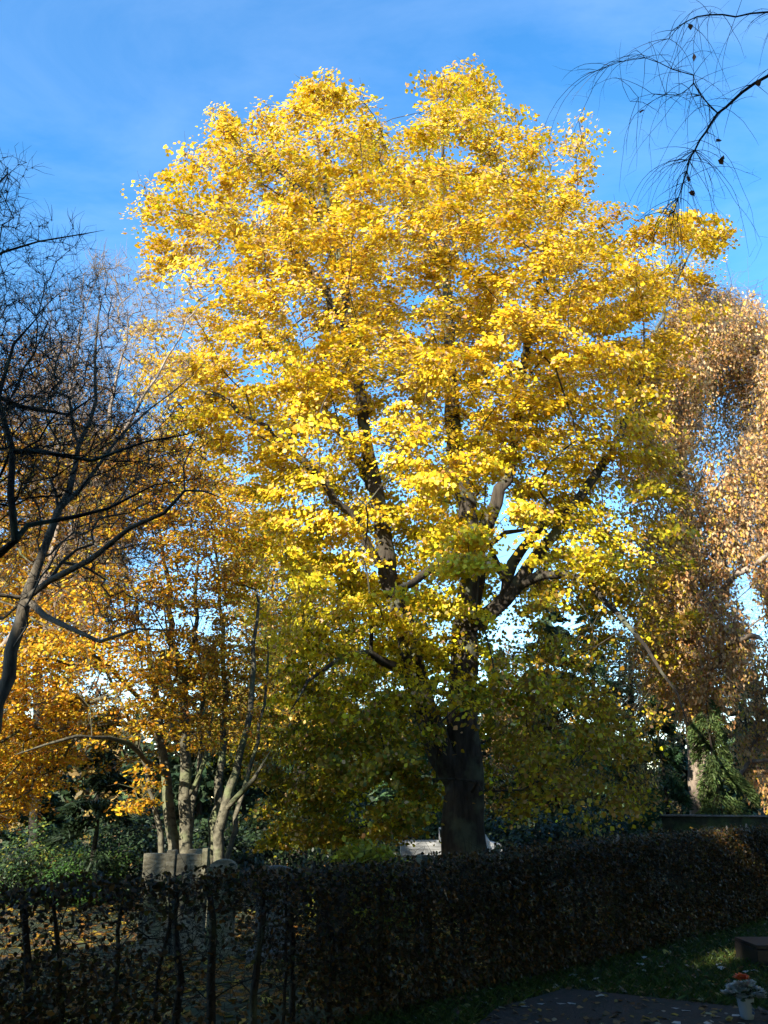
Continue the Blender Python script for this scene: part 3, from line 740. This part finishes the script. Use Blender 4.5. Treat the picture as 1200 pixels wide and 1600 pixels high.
def far_wood():
    rg = np.random.default_rng(260); n = 60000
    x = rg.uniform(-75, 75, n); y = 62+rg.normal(size=n)*2.5; top = 6.8+1.4*np.sin(x*.21)+.9*np.sin(x*.53+1)+.6*np.sin(x*1.3); z = terrain(x, y)+top*rg.uniform(0, 1, n)**.9*(1-.02*(y-62)**2)
    c = np.stack([x, y, np.maximum(z, -.6)], 1); k = wobble(c, 8, .35)+.5*rg.normal(size=n)
    a = pick([(.03,.05,.02),(.045,.07,.025)], [1,1], n, rg, .2); b = pick([(.20,.11,.035),(.28,.19,.04),(.12,.09,.04)], [1,1,1], n, rg, .2)
    nr = rg.normal(size=(n, 3))*.6+np.array([0, -.5, .5])
    tag(link_mesh('far_wood', leaf_mesh('far_wood', c, nr, rg.uniform(.5, 1.1, n), np.where((k > .35)[:, None], b, a), DIAM, rg), M_NEEDLE), 'far off dark wood along the horizon behind the trees', 'wood', kind='stuff')
far_wood()
for k, (px, Y, H, rr) in enumerate([(-60,42,9,3.2),(60,46,8,3),(240,45,10,3.2),(380,47,9,3.4),(520,46,9,3.2),(790,45,10,3.4),(1060,46,10,3.4),(1190,44,11,3.6),(1330,46,10,3.5),(870,42,13.5,3.6),(310,40,9,3.0),(440,43,11,3.2)]):
    conifer('spruce_tree', ['dark spruce far left of the background row','dark spruce far back behind the leaning bare tree','dark spruce far back behind the beech stems','dark spruce far back right of the beech','dark spruce far back left of the maple trunk','dark spruce far back just right of the maple trunk','dark spruce far back behind the two small conifers','dark spruce far back behind the copper birch','dark spruce at the far right end of the background row','tallest dark spruce of the back row, right of the maple trunk','dark spruce of the back row seen between the beech stems','tall dark spruce of the back row between beech and maple'][k],
            gpos(px, Y), H, rr, 220+k, 4200, .55, ((.022,.045,.018),(.035,.06,.025)), .3, group='dark spruces along the back')

def shrub(name, label, c, r, seed, n, size, pal, tpl=OVAL6, group=None, mat=None):
    rg = np.random.default_rng(seed); cx, cy = c; z0 = float(terrain(cx, cy)); rx, ry, h = r
    S = Skel(); tips = []
    while len(tips) < 90:
        p = rg.uniform(-1, 1, 3); q = p.copy(); q[2] = abs(q[2])
        if .35 < np.linalg.norm(q) < 1: tips.append((cx+q[0]*rx, cy+q[1]*ry, z0+.1+q[2]*h))
    tips = np.array(tips); S.stem([((cx, cy, z0-.05), .05), ((cx, cy, z0+.2*h), .04)], root=True, step=.2)
    S.grow(tips, bf=.2, seg=.35, jit=.04, seed=seed)
    c_, idx, o = clusters(tips, n/90, rg, .32*max(rx, h)**.5, .6, .2)
    c_ = c_[c_[:, 2] > z0+.05]; m = len(c_)
    nr = (c_-np.array([cx, cy, z0+.2*h])); nr /= np.linalg.norm(nr, axis=1)[:, None]; nr = nr*.6+np.array([0, -.1, .5])+rg.normal(size=(m, 3))*.45
    root = empty(name, (cx, cy, z0), label, 'shrub', group)
    link_mesh('stem', S.mesh('stem', .008, 2.3, .03), M_DARKBARK, root)
    link_mesh('foliage', leaf_mesh('foliage', c_, nr, size*rg.uniform(.6, 1.3, m), pick(pal, [1]*len(pal), m, rg, .2), tpl, rg), mat or M_HEDGELEAF, root)
DG = [(.016,.032,.010),(.026,.046,.012),(.014,.024,.010)]
MG = [(.03,.065,.016),(.05,.09,.018),(.02,.045,.012)]
BGR = [(.04,.10,.016),(.065,.13,.02),(.025,.06,.012)]
YG = [(.12,.15,.02),(.05,.09,.016),(.17,.17,.02)]
def gp(px, Y): return (P(px, 1300, Y)[0], Y)
shrub('evergreen_shrub', 'dark green shrub at the left edge under the beech boughs', gp(-30, 23.5), (1.6,1.0,2.3), 301, 4200, .10, DG)
shrub('evergreen_shrub', 'yellow green leaved shrub under the low orange boughs at the left', gp(75, 23), (1.3,.9,1.9), 302, 4200, .09, YG+MG)
shrub('evergreen_shrub', 'small bright green sunlit shrub above the hedge at the left', gp(118, 21.5), (.75,.5,1.05), 303, 2400, .075, BGR)
shrub('evergreen_shrub', 'mid green shrub between the bright green one and the gravestones', gp(170, 22.5), (.9,.6,1.45), 304, 3000, .085, MG)
shrub('evergreen_shrub', 'feathery mid green shrub low at the far left', gp(35, 22), (.8,.5,1.1), 305, 2600, .08, MG+DG)
shrub('evergreen_shrub', 'large black green shrub filling the gap behind the gravestones', gp(215, 23.5), (1.5,1.0,2.5), 306, 4200, .11, DG)
for k, (px, Y, w_, h_) in enumerate([(430,30,2.2,2.2),(560,36,2.4,2.3),(830,30,2.4,2.2),(930,30,2.2,2.1),(1000,33,2.2,2.0),(720,40,2.6,2.4),(320,27,1.8,1.9),(1190,31,1.6,1.6)]):
    shrub('evergreen_shrub', ['black green shrub right of the beech stems','black green shrub behind the flatbed of the truck','black green shrub just right of the maple trunk','black green shrub below the hanging yellow spray','black green shrub left of the small conifers','black green shrub behind the truck cab','black green shrub directly behind the beech stems','black green shrub behind the low wall at the right edge'][k],
          gp(px, Y), (w_, 1.2, h_), 320+k, 4200, .15, DG, group='dark shrubs behind the lawn')
# small yellow-green bush just behind the hedge, left of the truck
shrub('maple_sapling', 'low domed yellow green bush rising behind the hedge beside the truck', gp(570, 15.5), (.85,.7,1.25), 340, 3000, .11, [(.26,.27,.02),(.34,.30,.02),(.20,.22,.02)], LEAF6, mat=M_LEAF)

# ------------------------------------------------------------------ evergreen wood behind the viewer: it shades the hedge, the lawn and the lower crown
def shade_tree(px, py, Y, back, Rr, seed, label, k=1.0):
    """a spruce whose tip throws its shadow on the given point"""
    t = P(px, py, Y)+np.array(to_sun)/math.cos(R(SUN_EL))*back
    conifer('spruce_tree', label, (t[0], t[1], 0.0), t[2], Rr, seed, 5200, .75, ((.03,.06,.02),(.045,.08,.03)), .25, .03, 'spruces behind the viewer')
SH = [(1075,815,20,37,4.2),(1185,850,20,38,4.2),(985,860,18,37,3.8),(395,880,15.5,33,3.4),(470,800,15.5,36,4.4),(510,815,15.5,31,3.8),(560,750,15.5,38,4.6),(600,800,15.5,31,3.8),(640,760,15.5,35,4.4),(730,760,15.5,38,4.4),(690,820,15.5,31,3.8),(820,825,15.5,36,4.2),(900,815,15.5,39,4.2),(1000,875,15.5,37,4.2),(1110,905,16,38,4.2),
      (20,330,8.6,27,4.0),(120,420,8.6,26,4.0),(-80,330,8.6,28,4.0),(230,600,9.5,27,3.6),(1150,-60,6.6,22,4.4),(1260,-40,6.6,23,4.4),(1050,20,6.6,23,4.4),(900,300,7,23,4.4),(700,500,8,24,4.4),(500,600,8,25,4.4)]
for k, a in enumerate(SH):
    shade_tree(*a[:4], a[4], 400+k, 'dense spruce of the wood behind the viewer that shades the hedge')

def added_oak(base, zc, r, seed, label, per=24):
    """a dense dark tree added wholly out of view to block sky light"""
    def outside(p):
        u, v = proj(p); return (p[:, 1] < .3) | (u < -50) | (u > 1250) | (v < -60)
    rg = np.random.default_rng(seed); b = np.array(base, float); p = rg.uniform(-1, 1, (2600, 3))
    p = p[(np.linalg.norm(p, axis=1) < 1) & (np.linalg.norm(p, axis=1) > .3)][:800]
    tips = b+np.array([0, 0, zc])+p*np.array(r); tips = tips[outside(tips) & (tips[:, 2] > .6)]
    S = Skel(); S.stem([(b+np.array([0,0,-.1]), .32), (b+np.array([.1,.1,3]), .25), (b+np.array([-.1,.1,zc]), .12)], root=True)
    S.grow(tips, bf=.3, seg=.6, jit=.08, seed=seed, minL=min(4.0, zc-r[2]))
    c, idx, o = clusters(tips, per, rg, .75, .5, .2)
    c = c[outside(c) & (c[:, 2] > .2) & sunny(c, 0)]; m = len(c)
    root = empty('added_shade_oak', b, label, 'tree', 'unseen dark trees added around the viewer to block sky light')
    link_mesh('trunk', S.mesh('trunk', .01, 2.3, .1, None, .2), M_DARKBARK, root)
    link_mesh('crown', leaf_mesh('crown', c, rg.normal(size=(m, 3))*.6+np.array([0,0,.6]), rg.uniform(.2, .36, m), pick([(.03,.05,.018),(.045,.06,.02)], [1,1], m, rg), OVAL6, rg), M_HEDGELEAF, root)
OK_ = 'unseen broad dark evergreen oak added around the viewer to block sky light'  # unseen trees, added to cut the sky light on hedge and foreground
for k, (bx_, by_, zc_, r_) in enumerate([(-4.5,-2.0,9.0,(6,6.5,2.0)),(3.8,-1.5,9.0,(6,7.5,1.8)),(8.5,-3,6.0,(4,4.5,5.5)),(9.5,4.0,6.0,(4.2,5,5.5)),(13.5,9.0,6.0,(4.2,5,5.5)),(-8.5,-1.0,5.5,(3.5,4,5)),(2,-9,6,(5,4,5.5)),(-6,-9,6,(5,4,5.5)),(19,14,6,(4.5,5,5.5))]):
    added_oak((bx_, by_, 0), zc_, r_, 501+k, OK_)

# ------------------------------------------------------------------ hedge
rg = np.random.default_rng(90)
HH = 1.245; HT = 0.52
hedge = empty('hedge', (HA[0]+HN[0]*HT/2, HA[1]+HN[1]*HT/2, 0), 'long clipped hornbeam hedge across the foreground, thin at the left and dense at the right', 'hedge')
def hp(t, d, z):
    t = np.asarray(t, float); d = np.asarray(d, float)
    return np.stack([HA[0]+HD[0]*t+HN[0]*d, HA[1]+HD[1]*t+HN[1]*d, np.zeros_like(t)+z], -1)
def hh(t): t = np.asarray(t, float); return np.clip(1.205+.0105*t-.06*np.exp(-((t+.2)/2.4)**2), 1.1, 1.35)
t = -7.5; nst = 0
twA = [[], [], [], []]
while t < 17.5 and nst < 95:
    S = Skel(); d0 = HT/2+rg.uniform(-.1, .1); lean = rg.normal()*.07; r0 = rg.uniform(.014, .034)
    k = [hp(t, d0, -.05), hp(t+lean*.5, d0+rg.normal()*.03, .45), hp(t+lean, d0+rg.normal()*.05, .85), hp(t+lean*1.4+rg.normal()*.04, d0+rg.normal()*.05, float(hh(t))-rg.uniform(.0, .12))]
    S.stem([(a, r0*f) for a, f in zip(k, (1.15, 1, .8, .55))], step=.12, jit=.006, root=True, seed=nst)
    tp = []
    for _ in range(15):
        tp.append(hp(t+rg.normal()*.22, d0+rg.uniform(-.24, .24), rg.uniform(.35, float(hh(t))-.03)))
    S.grow(np.array(tp), bf=.3, seg=.12, jit=.02, seed=nst, minL=.3)
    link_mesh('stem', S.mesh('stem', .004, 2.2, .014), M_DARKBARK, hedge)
    nst += 1; t += rg.uniform(.2, .34)
# fine twigs
n = 20000; tt = rg.uniform(-7.5, 17.5, n); zz = hh(tt)*rg.uniform(.12, 1, n)**.8; dd = rg.uniform(0, HT, n)
d = rg.normal(size=(n, 3)); d[:, 2] *= .7; d /= np.linalg.norm(d, axis=1)[:, None]
S = Skel(); S.stem([(hp(-7.4, .26, .9), .006), (hp(-6.9, .26, .92), .004)], root=True)
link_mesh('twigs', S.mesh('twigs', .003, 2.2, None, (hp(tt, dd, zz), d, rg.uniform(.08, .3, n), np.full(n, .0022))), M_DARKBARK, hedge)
# leaves: denser to the right, a dense top rim, thin windows between the stems at the left
n = 170000; tt = rg.uniform(-7.5, 17.5, n); zz = rg.uniform(.04, HH+.02, n)
face = rg.uniform(size=n); dd = np.where(face < .55, rg.uniform(-.04, .12, n), np.where(face < .8, HT+rg.uniform(-.1, .05, n), rg.uniform(0, HT, n)))
p3 = hp(tt, dd, zz*hh(tt)/HH); uh, vh = proj(hp(tt, .2, 1.0)); wv = wobble(p3, 5, 3.0)*.6+wobble(p3, 9, 8.0)*.45
win = np.exp(-((zz-.90)/.16)**2)*np.clip((300-uh)/60, 0, 1)       # the thin band of the hedge, left
dens = (np.clip((tt+2.5)/4.0, 0, 1)*.26+.74)*(1-.70*win)
rim = np.exp(-((HH-zz)/.13)**2)
low = np.exp(-(zz/.28)**2)*.25
keep = rg.uniform(size=n) < np.clip(dens*(1+.7*wv)+rim*.75+low, 0, 1)
p3 = p3[keep]; m = len(p3); rimk = rim[keep]
p3[:, 2] += .02*np.sin(tt[keep]*5)+rg.normal(size=m)*.012
nr = rg.normal(size=(m, 3))*.55+np.array([*(-HN*.5), .45])
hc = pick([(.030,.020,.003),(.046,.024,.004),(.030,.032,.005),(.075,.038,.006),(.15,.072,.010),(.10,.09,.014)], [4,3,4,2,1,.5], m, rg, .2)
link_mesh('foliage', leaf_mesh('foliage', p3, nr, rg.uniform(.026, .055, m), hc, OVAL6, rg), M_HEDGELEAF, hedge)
# pale cut stem ends along the top of the far right part
for k in range(26):
    tk = 3.2+k*.42+rg.uniform(-.2, .2); S = Skel(); q0 = hp(tk, HT*.55+rg.normal()*.05, float(hh(tk))-.08); q1 = q0+np.array([rg.normal()*.015, rg.normal()*.015,   .075+abs(rg.normal())*.03])
    S.stem([(q0, .026), (q1, .024)], step=.05, jit=.003, root=True)
    me = S.mesh('cut_stem', .02); 
    link_mesh('cut_stem', me, M_BIRCHBARK, hedge)
# a streak of orange leaves in the hedge
for (px, py0, py1, n) in ((640,1390,1450,70),(212,1520,1560,60),(955,1440,1480,90)):
    pass

# grey concrete posts standing in the hedge
M_CONC = rough_mat('old_concrete', (.09,.088,.08), (.17,.165,.15), 14, (1,1,1), .3, .9, (.10,.11,.07))
for (px, w_, lab) in ((660, .085, 'grey concrete post in the hedge below the truck'), (972, .075, 'worn concrete post in the dense part of the hedge at the right')):
    ray = P(px, 1400, 1.0); rx = ray[0]; A = HA+HN*.30
    k = (A[0]*HD[1]-A[1]*HD[0])/(rx*HD[1]-HD[0]); x, y = rx*k, k
    mb = MB(); mb.box(-w_/2, w_/2, -w_/2, w_/2, -.1, 1.17); mb.box(-w_*.42, w_*.42, -w_*.42, w_*.42, 1.17, 1.19)
    a = math.atan2(HD[1], HD[0]); ca, sa = math.cos(a), math.sin(a)
    e = mb.build('concrete_post', M_CONC, None, .008); e.location = (x, y, 0); e.rotation_euler = (0, 0, a); tag(e, lab, 'post', 'concrete posts in the hedge')

# ------------------------------------------------------------------ gravestones behind the hedge
YS = 13.2
def gx_(px): return P(px, 1340, YS)[0]
def gzv(py): return P(300, py, YS)[2]
g0 = float(terrain(gx_(270), YS))
gs = empty('gravestone', (gx_(272), YS, g0), 'pale mossy stone grave wall with pillars in front of the beech stems', 'gravestone')
mb = MB(); mb.box(gx_(226), gx_(262), YS-.07, YS+.07, g0-.1, gzv(1333)); mb.build('panel', M_STONE, gs, .012)
mb = MB(); mb.box(gx_(262)+.003, gx_(276), YS-.10, YS+.10, g0-.1, gzv(1328)); mb.build('pillar', M_STONE, gs, .012)
mb = MB(); mb.box(gx_(276)+.003, gx_(317), YS-.06, YS+.06, g0-.1, gzv(1334)); mb.build('panel', M_STONE, gs, .012)
mb = MB(); mb.box(gx_(317)+.003, gx_(326), YS-.09, YS+.09, g0-.1, gzv(1325)); mb.build('pillar', M_STONE, gs, .01)
mb = MB(); mb.box(gx_(292), gx_(317), YS+.07, YS+.16, g0-.1, gzv(1327)); mb.build('back_slab', M_STONE, gs, .01)
def headstone(px, Y, w_, top, lab, mat):
    x = P(px, 1350, Y)[0]; z0 = float(terrain(x, Y)); z1 = P(px, top, Y)[2]
    e = empty('headstone', (x, Y, z0), lab, 'headstone', 'headstones behind the hedge'); mb = MB(); n = 10
    arc = [(x+w_/2*math.cos(a), z1-.10+.10*math.sin(a)) for a in np.linspace(0, math.pi, n)]
    mb.prism([(x-w_/2, z0+.12), (x+w_/2, z0+.12)]+arc, Y-.07, Y+.07); mb.build('slab', mat, e, .01)
    mb = MB(); mb.box(x-w_/2-.08, x+w_/2+.08, Y-.15, Y+.15, z0-.08, z0+.12); mb.build('base', mat, e, .012)
headstone(350, 12.4, .36, 1342, 'grey headstone right of the stone grave wall', M_STONE)
headstone(432, 11.6, .46, 1352, 'dull grey rounded headstone half hidden by the hedge left of centre', M_CONC)
headstone(520, 12.8, .42, 1368, 'low dark headstone behind the hedge under the hanging yellow boughs', M_GRANITE)

# dark granite grave block at the right edge of the lawn
bx, by = G(1146, 1512); bx += .27
gb = empty('grave_block', (bx+.6, by+.3, 0), 'dark granite grave block on the lawn at the right edge', 'gravestone')
mb = MB(); mb.box(bx, bx+1.5, by, by+.62, -.05, .17); mb.build('plinth', M_GRANITE, gb, .01)
mb = MB(); mb.box(bx+.004, bx+1.496, by+.004, by+.616, .172, .215); mb.build('slab', M_GRANITE, gb, .008)

# ------------------------------------------------------------------ flower vase on the path
fx, fy = G(1168, 1592, .025)
fv = empty('flower_vase', (fx, fy, .025), 'pale grave vase of white flowers with one orange bloom on the path', 'flower vase')
M_POT = plain_mat('pale_plastic', (.24,.29,.33), .45)
mb = MB(); mb.lathe([(.045,0),(.052,.02),(.064,.13),(.069,.145),(.066,.152),(.058,.15),(.052,.10)], (fx, fy, .026), 24); mb.build('pot', M_POT, fv)
M_MOTIF = plain_mat('blue_motif', (.08,.14,.28), .45)
mb = MB()
for zz in (.05, .075, .10):
    a = -1.0; q = (fx+(.0555+zz*.095)*math.cos(a), fy+(.0555+zz*.095)*math.sin(a), .026+zz)
    mb.lathe([(.003,-.012),(.011,-.004),(.011,.004),(.003,.012)], q, 8)
mb.build('motif', M_MOTIF, fv)
rgf = np.random.default_rng(5)
def bloom(name, c, r, colr, n=26):
    cs = []; ns = []; us = []
    for k in range(n):
        a = k*2.4; f = math.sqrt((k+.5)/n); d = np.array([math.cos(a)*f, math.sin(a)*f, .9-.75*f]); cs.append(np.array(c)+d*r*.62); us.append(d); ns.append(np.array([-d[0]*.3, -d[1]*.3, 1.0])+rgf.normal(size=3)*.2)
    n = len(cs); return link_mesh(name, leaf_mesh(name, np.array(cs), np.array(ns), np.full(n, r*.95), pick([colr], [1], n, rgf, .08), OVAL6, rgf, np.array(us)), M_LEAF, fv)
fl = [(-.10,-.02,.25),(-.065,.05,.23),(-.02,-.06,.235),(.03,.05,.26),(.075,-.03,.245),(.115,.02,.22),(-.12,.03,.20),(.05,-.08,.205),(.00,-.01,.235),(.02,-.05,.27),(-.05,.0,.265),(.07,.02,.275),(-.09,-.06,.225),(.12,-.04,.21),(-.05,-.075,.19),(.10,-.07,.19)]
for (x, y, z) in fl: bloom('white_flower', (fx+x, fy+y, z), rgf.uniform(.046, .062), (.52,.53,.47))
bloom('orange_flower', (fx-.015, fy-.03, .315), .07, (.75,.12,.02), 34)
S = Skel(); S.stem([((fx, fy, .03), .006), ((fx, fy, .15), .005)], root=True, step=.03, jit=0)
S.grow(np.array([(fx+x, fy+y, z-.01) for x, y, z in fl]+[(fx-.015, fy-.02, .31)]), bf=.2, seg=.04, jit=.003)
link_mesh('stalks', S.mesh('stalks', .0025, 2.3, .005), plain_mat('stalk_green', (.04,.09,.03), .6), fv)
n = 60; c = np.array([fx, fy, .20])+rgf.normal(size=(n, 3))*np.array([.065, .045, .03])
link_mesh('foliage', leaf_mesh('foliage', c, rgf.normal(size=(n, 3))*.5+np.array([0, -.2, .7]), rgf.uniform(.04, .07, n), pick([(.03,.07,.04),(.05,.09,.06)], [1, 1], n, rgf), OVAL6, rgf), M_HEDGELEAF, fv)

# ------------------------------------------------------------------ small white flatbed truck behind the maple
YK = 30.0
x0 = P(627, 1310, YK)[0]; x1 = P(783, 1310, YK)[0]; L = x1-x0; kx = L/3.5
zt = float(terrain((x0+x1)/2, YK))
tk = empty('flatbed_truck', ((x0+x1)/2, YK, zt), 'small white flatbed truck half hidden by the maple trunk', 'truck')
M_WHITE = plain_mat('white_paint', (.78,.79,.80), .3); M_ALU = rough_mat('ribbed_aluminium', (.20,.205,.205), (.36,.365,.36), 5, (.6,1,14), .3, .4, None, .5)
M_BLACK = plain_mat('black_rubber', (.02,.02,.02), .7); M_GLASS = plain_mat('dark_glass', (.015,.02,.025), .08); M_LAMP = plain_mat('lamp_glass', (.8,.82,.85), .1); M_STEEL = plain_mat('grey_steel', (.25,.26,.27), .4, .6)
def tx(q): return (x0+q[0]*kx, YK+q[1], zt+q[2])
hw = .72
mb = MB(); mb.box(.05, 3.35, -hw+.15, hw-.15, .42, .55); mb.build('chassis', M_STEEL, tk, .01, tx)
mb = MB(); mb.box(0, 1.42, -hw, hw, .66, .72); mb.build('bed_floor', M_STEEL, tk, .005, tx)
for y0, y1 in ((-hw-.03, -hw), (hw, hw+.03)):
    mb = MB(); mb.box(.0, 1.40, y0, y1, .72, 1.12)
    for k in range(3): mb.box(.03, 1.37, y0-.012 if y0 < 0 else y1, y0 if y0 < 0 else y1+.012,   .79+k*.1, .83+k*.1)
    mb.build('drop_side', M_ALU, tk, .004, tx)
mb = MB(); mb.box(-.03, 0, -hw, hw, .72, 1.12); mb.build('tailgate', M_ALU, tk, .004, tx)
mb = MB(); mb.box(1.40, 1.43, -hw, hw, .70, 1.2)
for y in (-hw, hw-.05): mb.box(1.36, 1.40, y, y+.05, .56, 1.52)
mb.box(1.36, 1.40, -hw, hw, 1.48, 1.52); mb.build('headboard', M_STEEL, tk, .004, tx)
cab = [(1.50,.50),(3.38,.50),(3.46,.62),(3.46,.90),(3.38,1.06),(3.02,1.14),(2.62,1.68),(2.50,1.72),(1.58,1.72),(1.50,1.64)]
mb = MB(); mb.prism(cab, -hw, hw); mb.build('cab', M_WHITE, tk, .03, tx)
mb = MB()
for y in (-hw-.006, hw+.002): mb.prism([(1.66,1.08),(2.82,1.08),(2.50,1.60),(1.66,1.60)], y, y+.004)
mb.build('side_window', M_GLASS, tk, 0, tx)
mb = MB(); mb.add([(2.99,-hw+.08,1.18),(2.99,hw-.08,1.18),(2.67,hw-.12,1.61),(2.67,-hw+.12,1.61)], [(0,1,2,3)]); mb.build('windscreen', M_GLASS, tk, 0, lambda q: tx((q[0]+.012, q[1], q[2]+.008)))
mb = MB(); mb.box(2.44, 2.47, -hw-.008, -hw-.002, .56, 1.0); mb.box(2.30, 2.40, -hw-.02, -hw-.002, .90, .93); mb.build('door_seam', M_BLACK, tk, 0, tx)
for y in (-hw+.05, hw-.25):
    mb = MB(); mb.box(3.40, 3.48, y, y+.2, .70, .84); mb.build('headlight', M_LAMP, tk, .02, tx)
mb = MB(); mb.box(3.30, 3.52, -hw-.01, hw+.01, .44, .58); mb.build('bumper', M_WHITE, tk, .02, tx)
for wx in (.62, 2.92):
    for y in (-hw+.08, hw-.08):
        mb = MB(); mb.wheel((wx, y, .27), .27, .17); wo = mb.build('wheel', M_BLACK, tk, .015, tx)
        mb = MB(); mb.wheel((wx, y, .27), .15, .18); r_ = mb.build('rim', M_STEEL, None, 0, tx); r_.parent = wo; r_.location = (0, 0, 0)

# ------------------------------------------------------------------ low far wall at the right
wa = gpos(1035, 20.5); wb = gpos(1300, 18.5)
n_ = np.array([wb[0]-wa[0], wb[1]-wa[1]]); ln = np.linalg.norm(n_); a = math.atan2(n_[1], n_[0])
wl = empty('low_wall', (wa[0], wa[1], wa[2]), 'low dark garden wall with a pale coping behind the hedge at the right', 'wall'); wl.rotation_euler = (0, 0, a)
mb = MB(); mb.box(0, ln, 0, .3, -.2, 1.55); b = mb.build('wall', rough_mat('mossy_wall', (.012,.015,.008), (.035,.040,.022), 9, (1,1,1), .5, .95, (.035,.06,.02)), wl); b.location = (0, 0, 0)
mb = MB(); mb.box(-.03, ln+.03, -.04, .34, 1.552, 1.59); b = mb.build('coping', M_CONC, wl, .01); b.location = (0, 0, 0)

# ------------------------------------------------------------------ grass, leaf litter, single fallen leaves
rg = np.random.default_rng(123)
def hd(x, y): return (x-HA[0])*HN[0]+(y-HA[1])*HN[1]
n = 150000; y = 6.6+13.4*rg.uniform(0, 1, n)**1.5; x = rg.uniform(-.5, .52, n)*y+rg.uniform(-.4, .4, n)
ok = (hd(x, y) < .15)
ok &= ~inpoly(x, y, pathp); ok &= ~((x > bx-.03) & (x < bx+1.53) & (y > by-.03) & (y < by+.65))
x, y = x[ok], y[ok]; n = len(x); h = rg.uniform(.03, .085, n); a = rg.uniform(0, 6.28, n)
b = np.stack([x, y, np.zeros(n)], 1); wd = .0035
sx = np.stack([np.cos(a), np.sin(a), np.zeros(n)], 1)*wd*rg.uniform(.8, 1.6, n)[:, None]; ld = rg.normal(size=(n, 3))*.45; ld[:, 2] = 1
V = np.stack([b-sx, b+sx, b+ld*h[:, None]*.6+sx*.6, b+ld*h[:, None]*np.array([1.5, 1.5, .95])], 1).reshape(-1, 3)
me = np_mesh('grass', V, np.arange(4*n), np.full(n, 4), pick([(.05,.085,.013),(.07,.11,.018),(.12,.11,.028)], [3,3,1], n, rg, .2))
tag(link_mesh('grass', me, M_HEDGELEAF), 'short shaded grass of the near lawn', 'grass', kind='stuff')
def litter(x, y, z, size, pal, wts, name, lab, lift=.02):
    n = len(x); c = np.stack([x, y, z+lift*rg.uniform(.3, 1.6, n)], 1); nr = rg.normal(size=(n, 3))*.28; nr[:, 2] = 1
    tag(link_mesh(name, leaf_mesh(name, c, nr, size*rg.uniform(.6, 1.3, n), pick(pal, wts, n, rg, .2), LEAF6, rg), M_LEAF), lab, 'leaf litter', kind='stuff')
n = 26000; y = rg.uniform(7, 42, n)**1.0; x = rg.uniform(-.62, .62, n)*y; ok = hd(x, y) > .7; x, y = x[ok], y[ok]
litter(x, y, terrain(x, y), .115, [(.27,.12,.018),(.36,.21,.025),(.20,.085,.014),(.36,.28,.04)], [3,3,2,2], 'leaf_litter', 'orange and yellow fallen leaves on the ground behind the hedge')
n = 3600; y = rg.uniform(7, 19, n); x = rg.uniform(.0, .55, n)*y; ok = hd(x, y) < .1; x, y = x[ok], y[ok]
ok = ~((x > bx-.05) & (x < bx+1.55) & (y > by-.05) & (y < by+.67)); x, y = x[ok], y[ok]
litter(x, y, np.where(inpoly(x, y, pathp), .015, .02), .06, [(.22,.14,.05),(.14,.08,.03),(.30,.22,.05),(.30,.28,.2)], [3,3,2,1], 'leaf_litter', 'brown and dull yellow fallen leaves scattered on the near lawn')
pale = leaf_mesh('fallen_leaf', np.zeros((1, 3)), np.array([[0, 0, 1.]]), np.array([1.]), np.array([(.66,.64,.58)]), LEAF6, rg, np.array([[0, 1., 0]]))
pale.materials.append(M_LEAF)
gold_me = leaf_mesh('fallen_leaf', np.zeros((1, 3)), np.array([[0, 0, 1.]]), np.array([1.]), np.array([(.62,.42,.04)]), LEAF6, rg, np.array([[0, 1., 0]])); gold_me.materials.append(M_LEAF)
for (px, py, kind) in [(893,1521,0),(930,1527,0),(1000,1504,0),(1008,1494,0),(1033,1508,0),(1110,1488,0),(1122,1504,0),(1126,1510,0),(1166,1515,0),(1182,1515,0),(820,1570,0),(845,1566,0),(876,1565,0),(892,1566,0),(936,1553,0),(1055,1573,0),(1073,1577,0),(1056,1597,0),(1102,1597,0),(1150,1585,0),(1042,1486,1),(1010,1588,1),(1110,1531,1),(1056,1583,1)]:
    onp = inpoly(np.array([G(px, py)[0]]), np.array([G(px, py)[1]]), pathp)[0]; z = .035 if onp else .055
    x, y = G(px, py, z); o = bpy.data.objects.new('fallen_leaf', gold_me if kind else pale); COL.objects.link(o)
    s = rg.uniform(.075, .12); o.scale = (s, s, s); o.location = (x, y, z); o.rotation_euler = (rg.normal()*.2, rg.normal()*.2, rg.uniform(0, 6.28))
    w_ = 'on the dark path' if onp else 'on the shaded lawn'
    tag(o, ('golden' if kind else 'pale whitish')+' fallen leaf lying '+w_, 'leaf', ('golden' if kind else 'pale')+' fallen leaves '+w_)
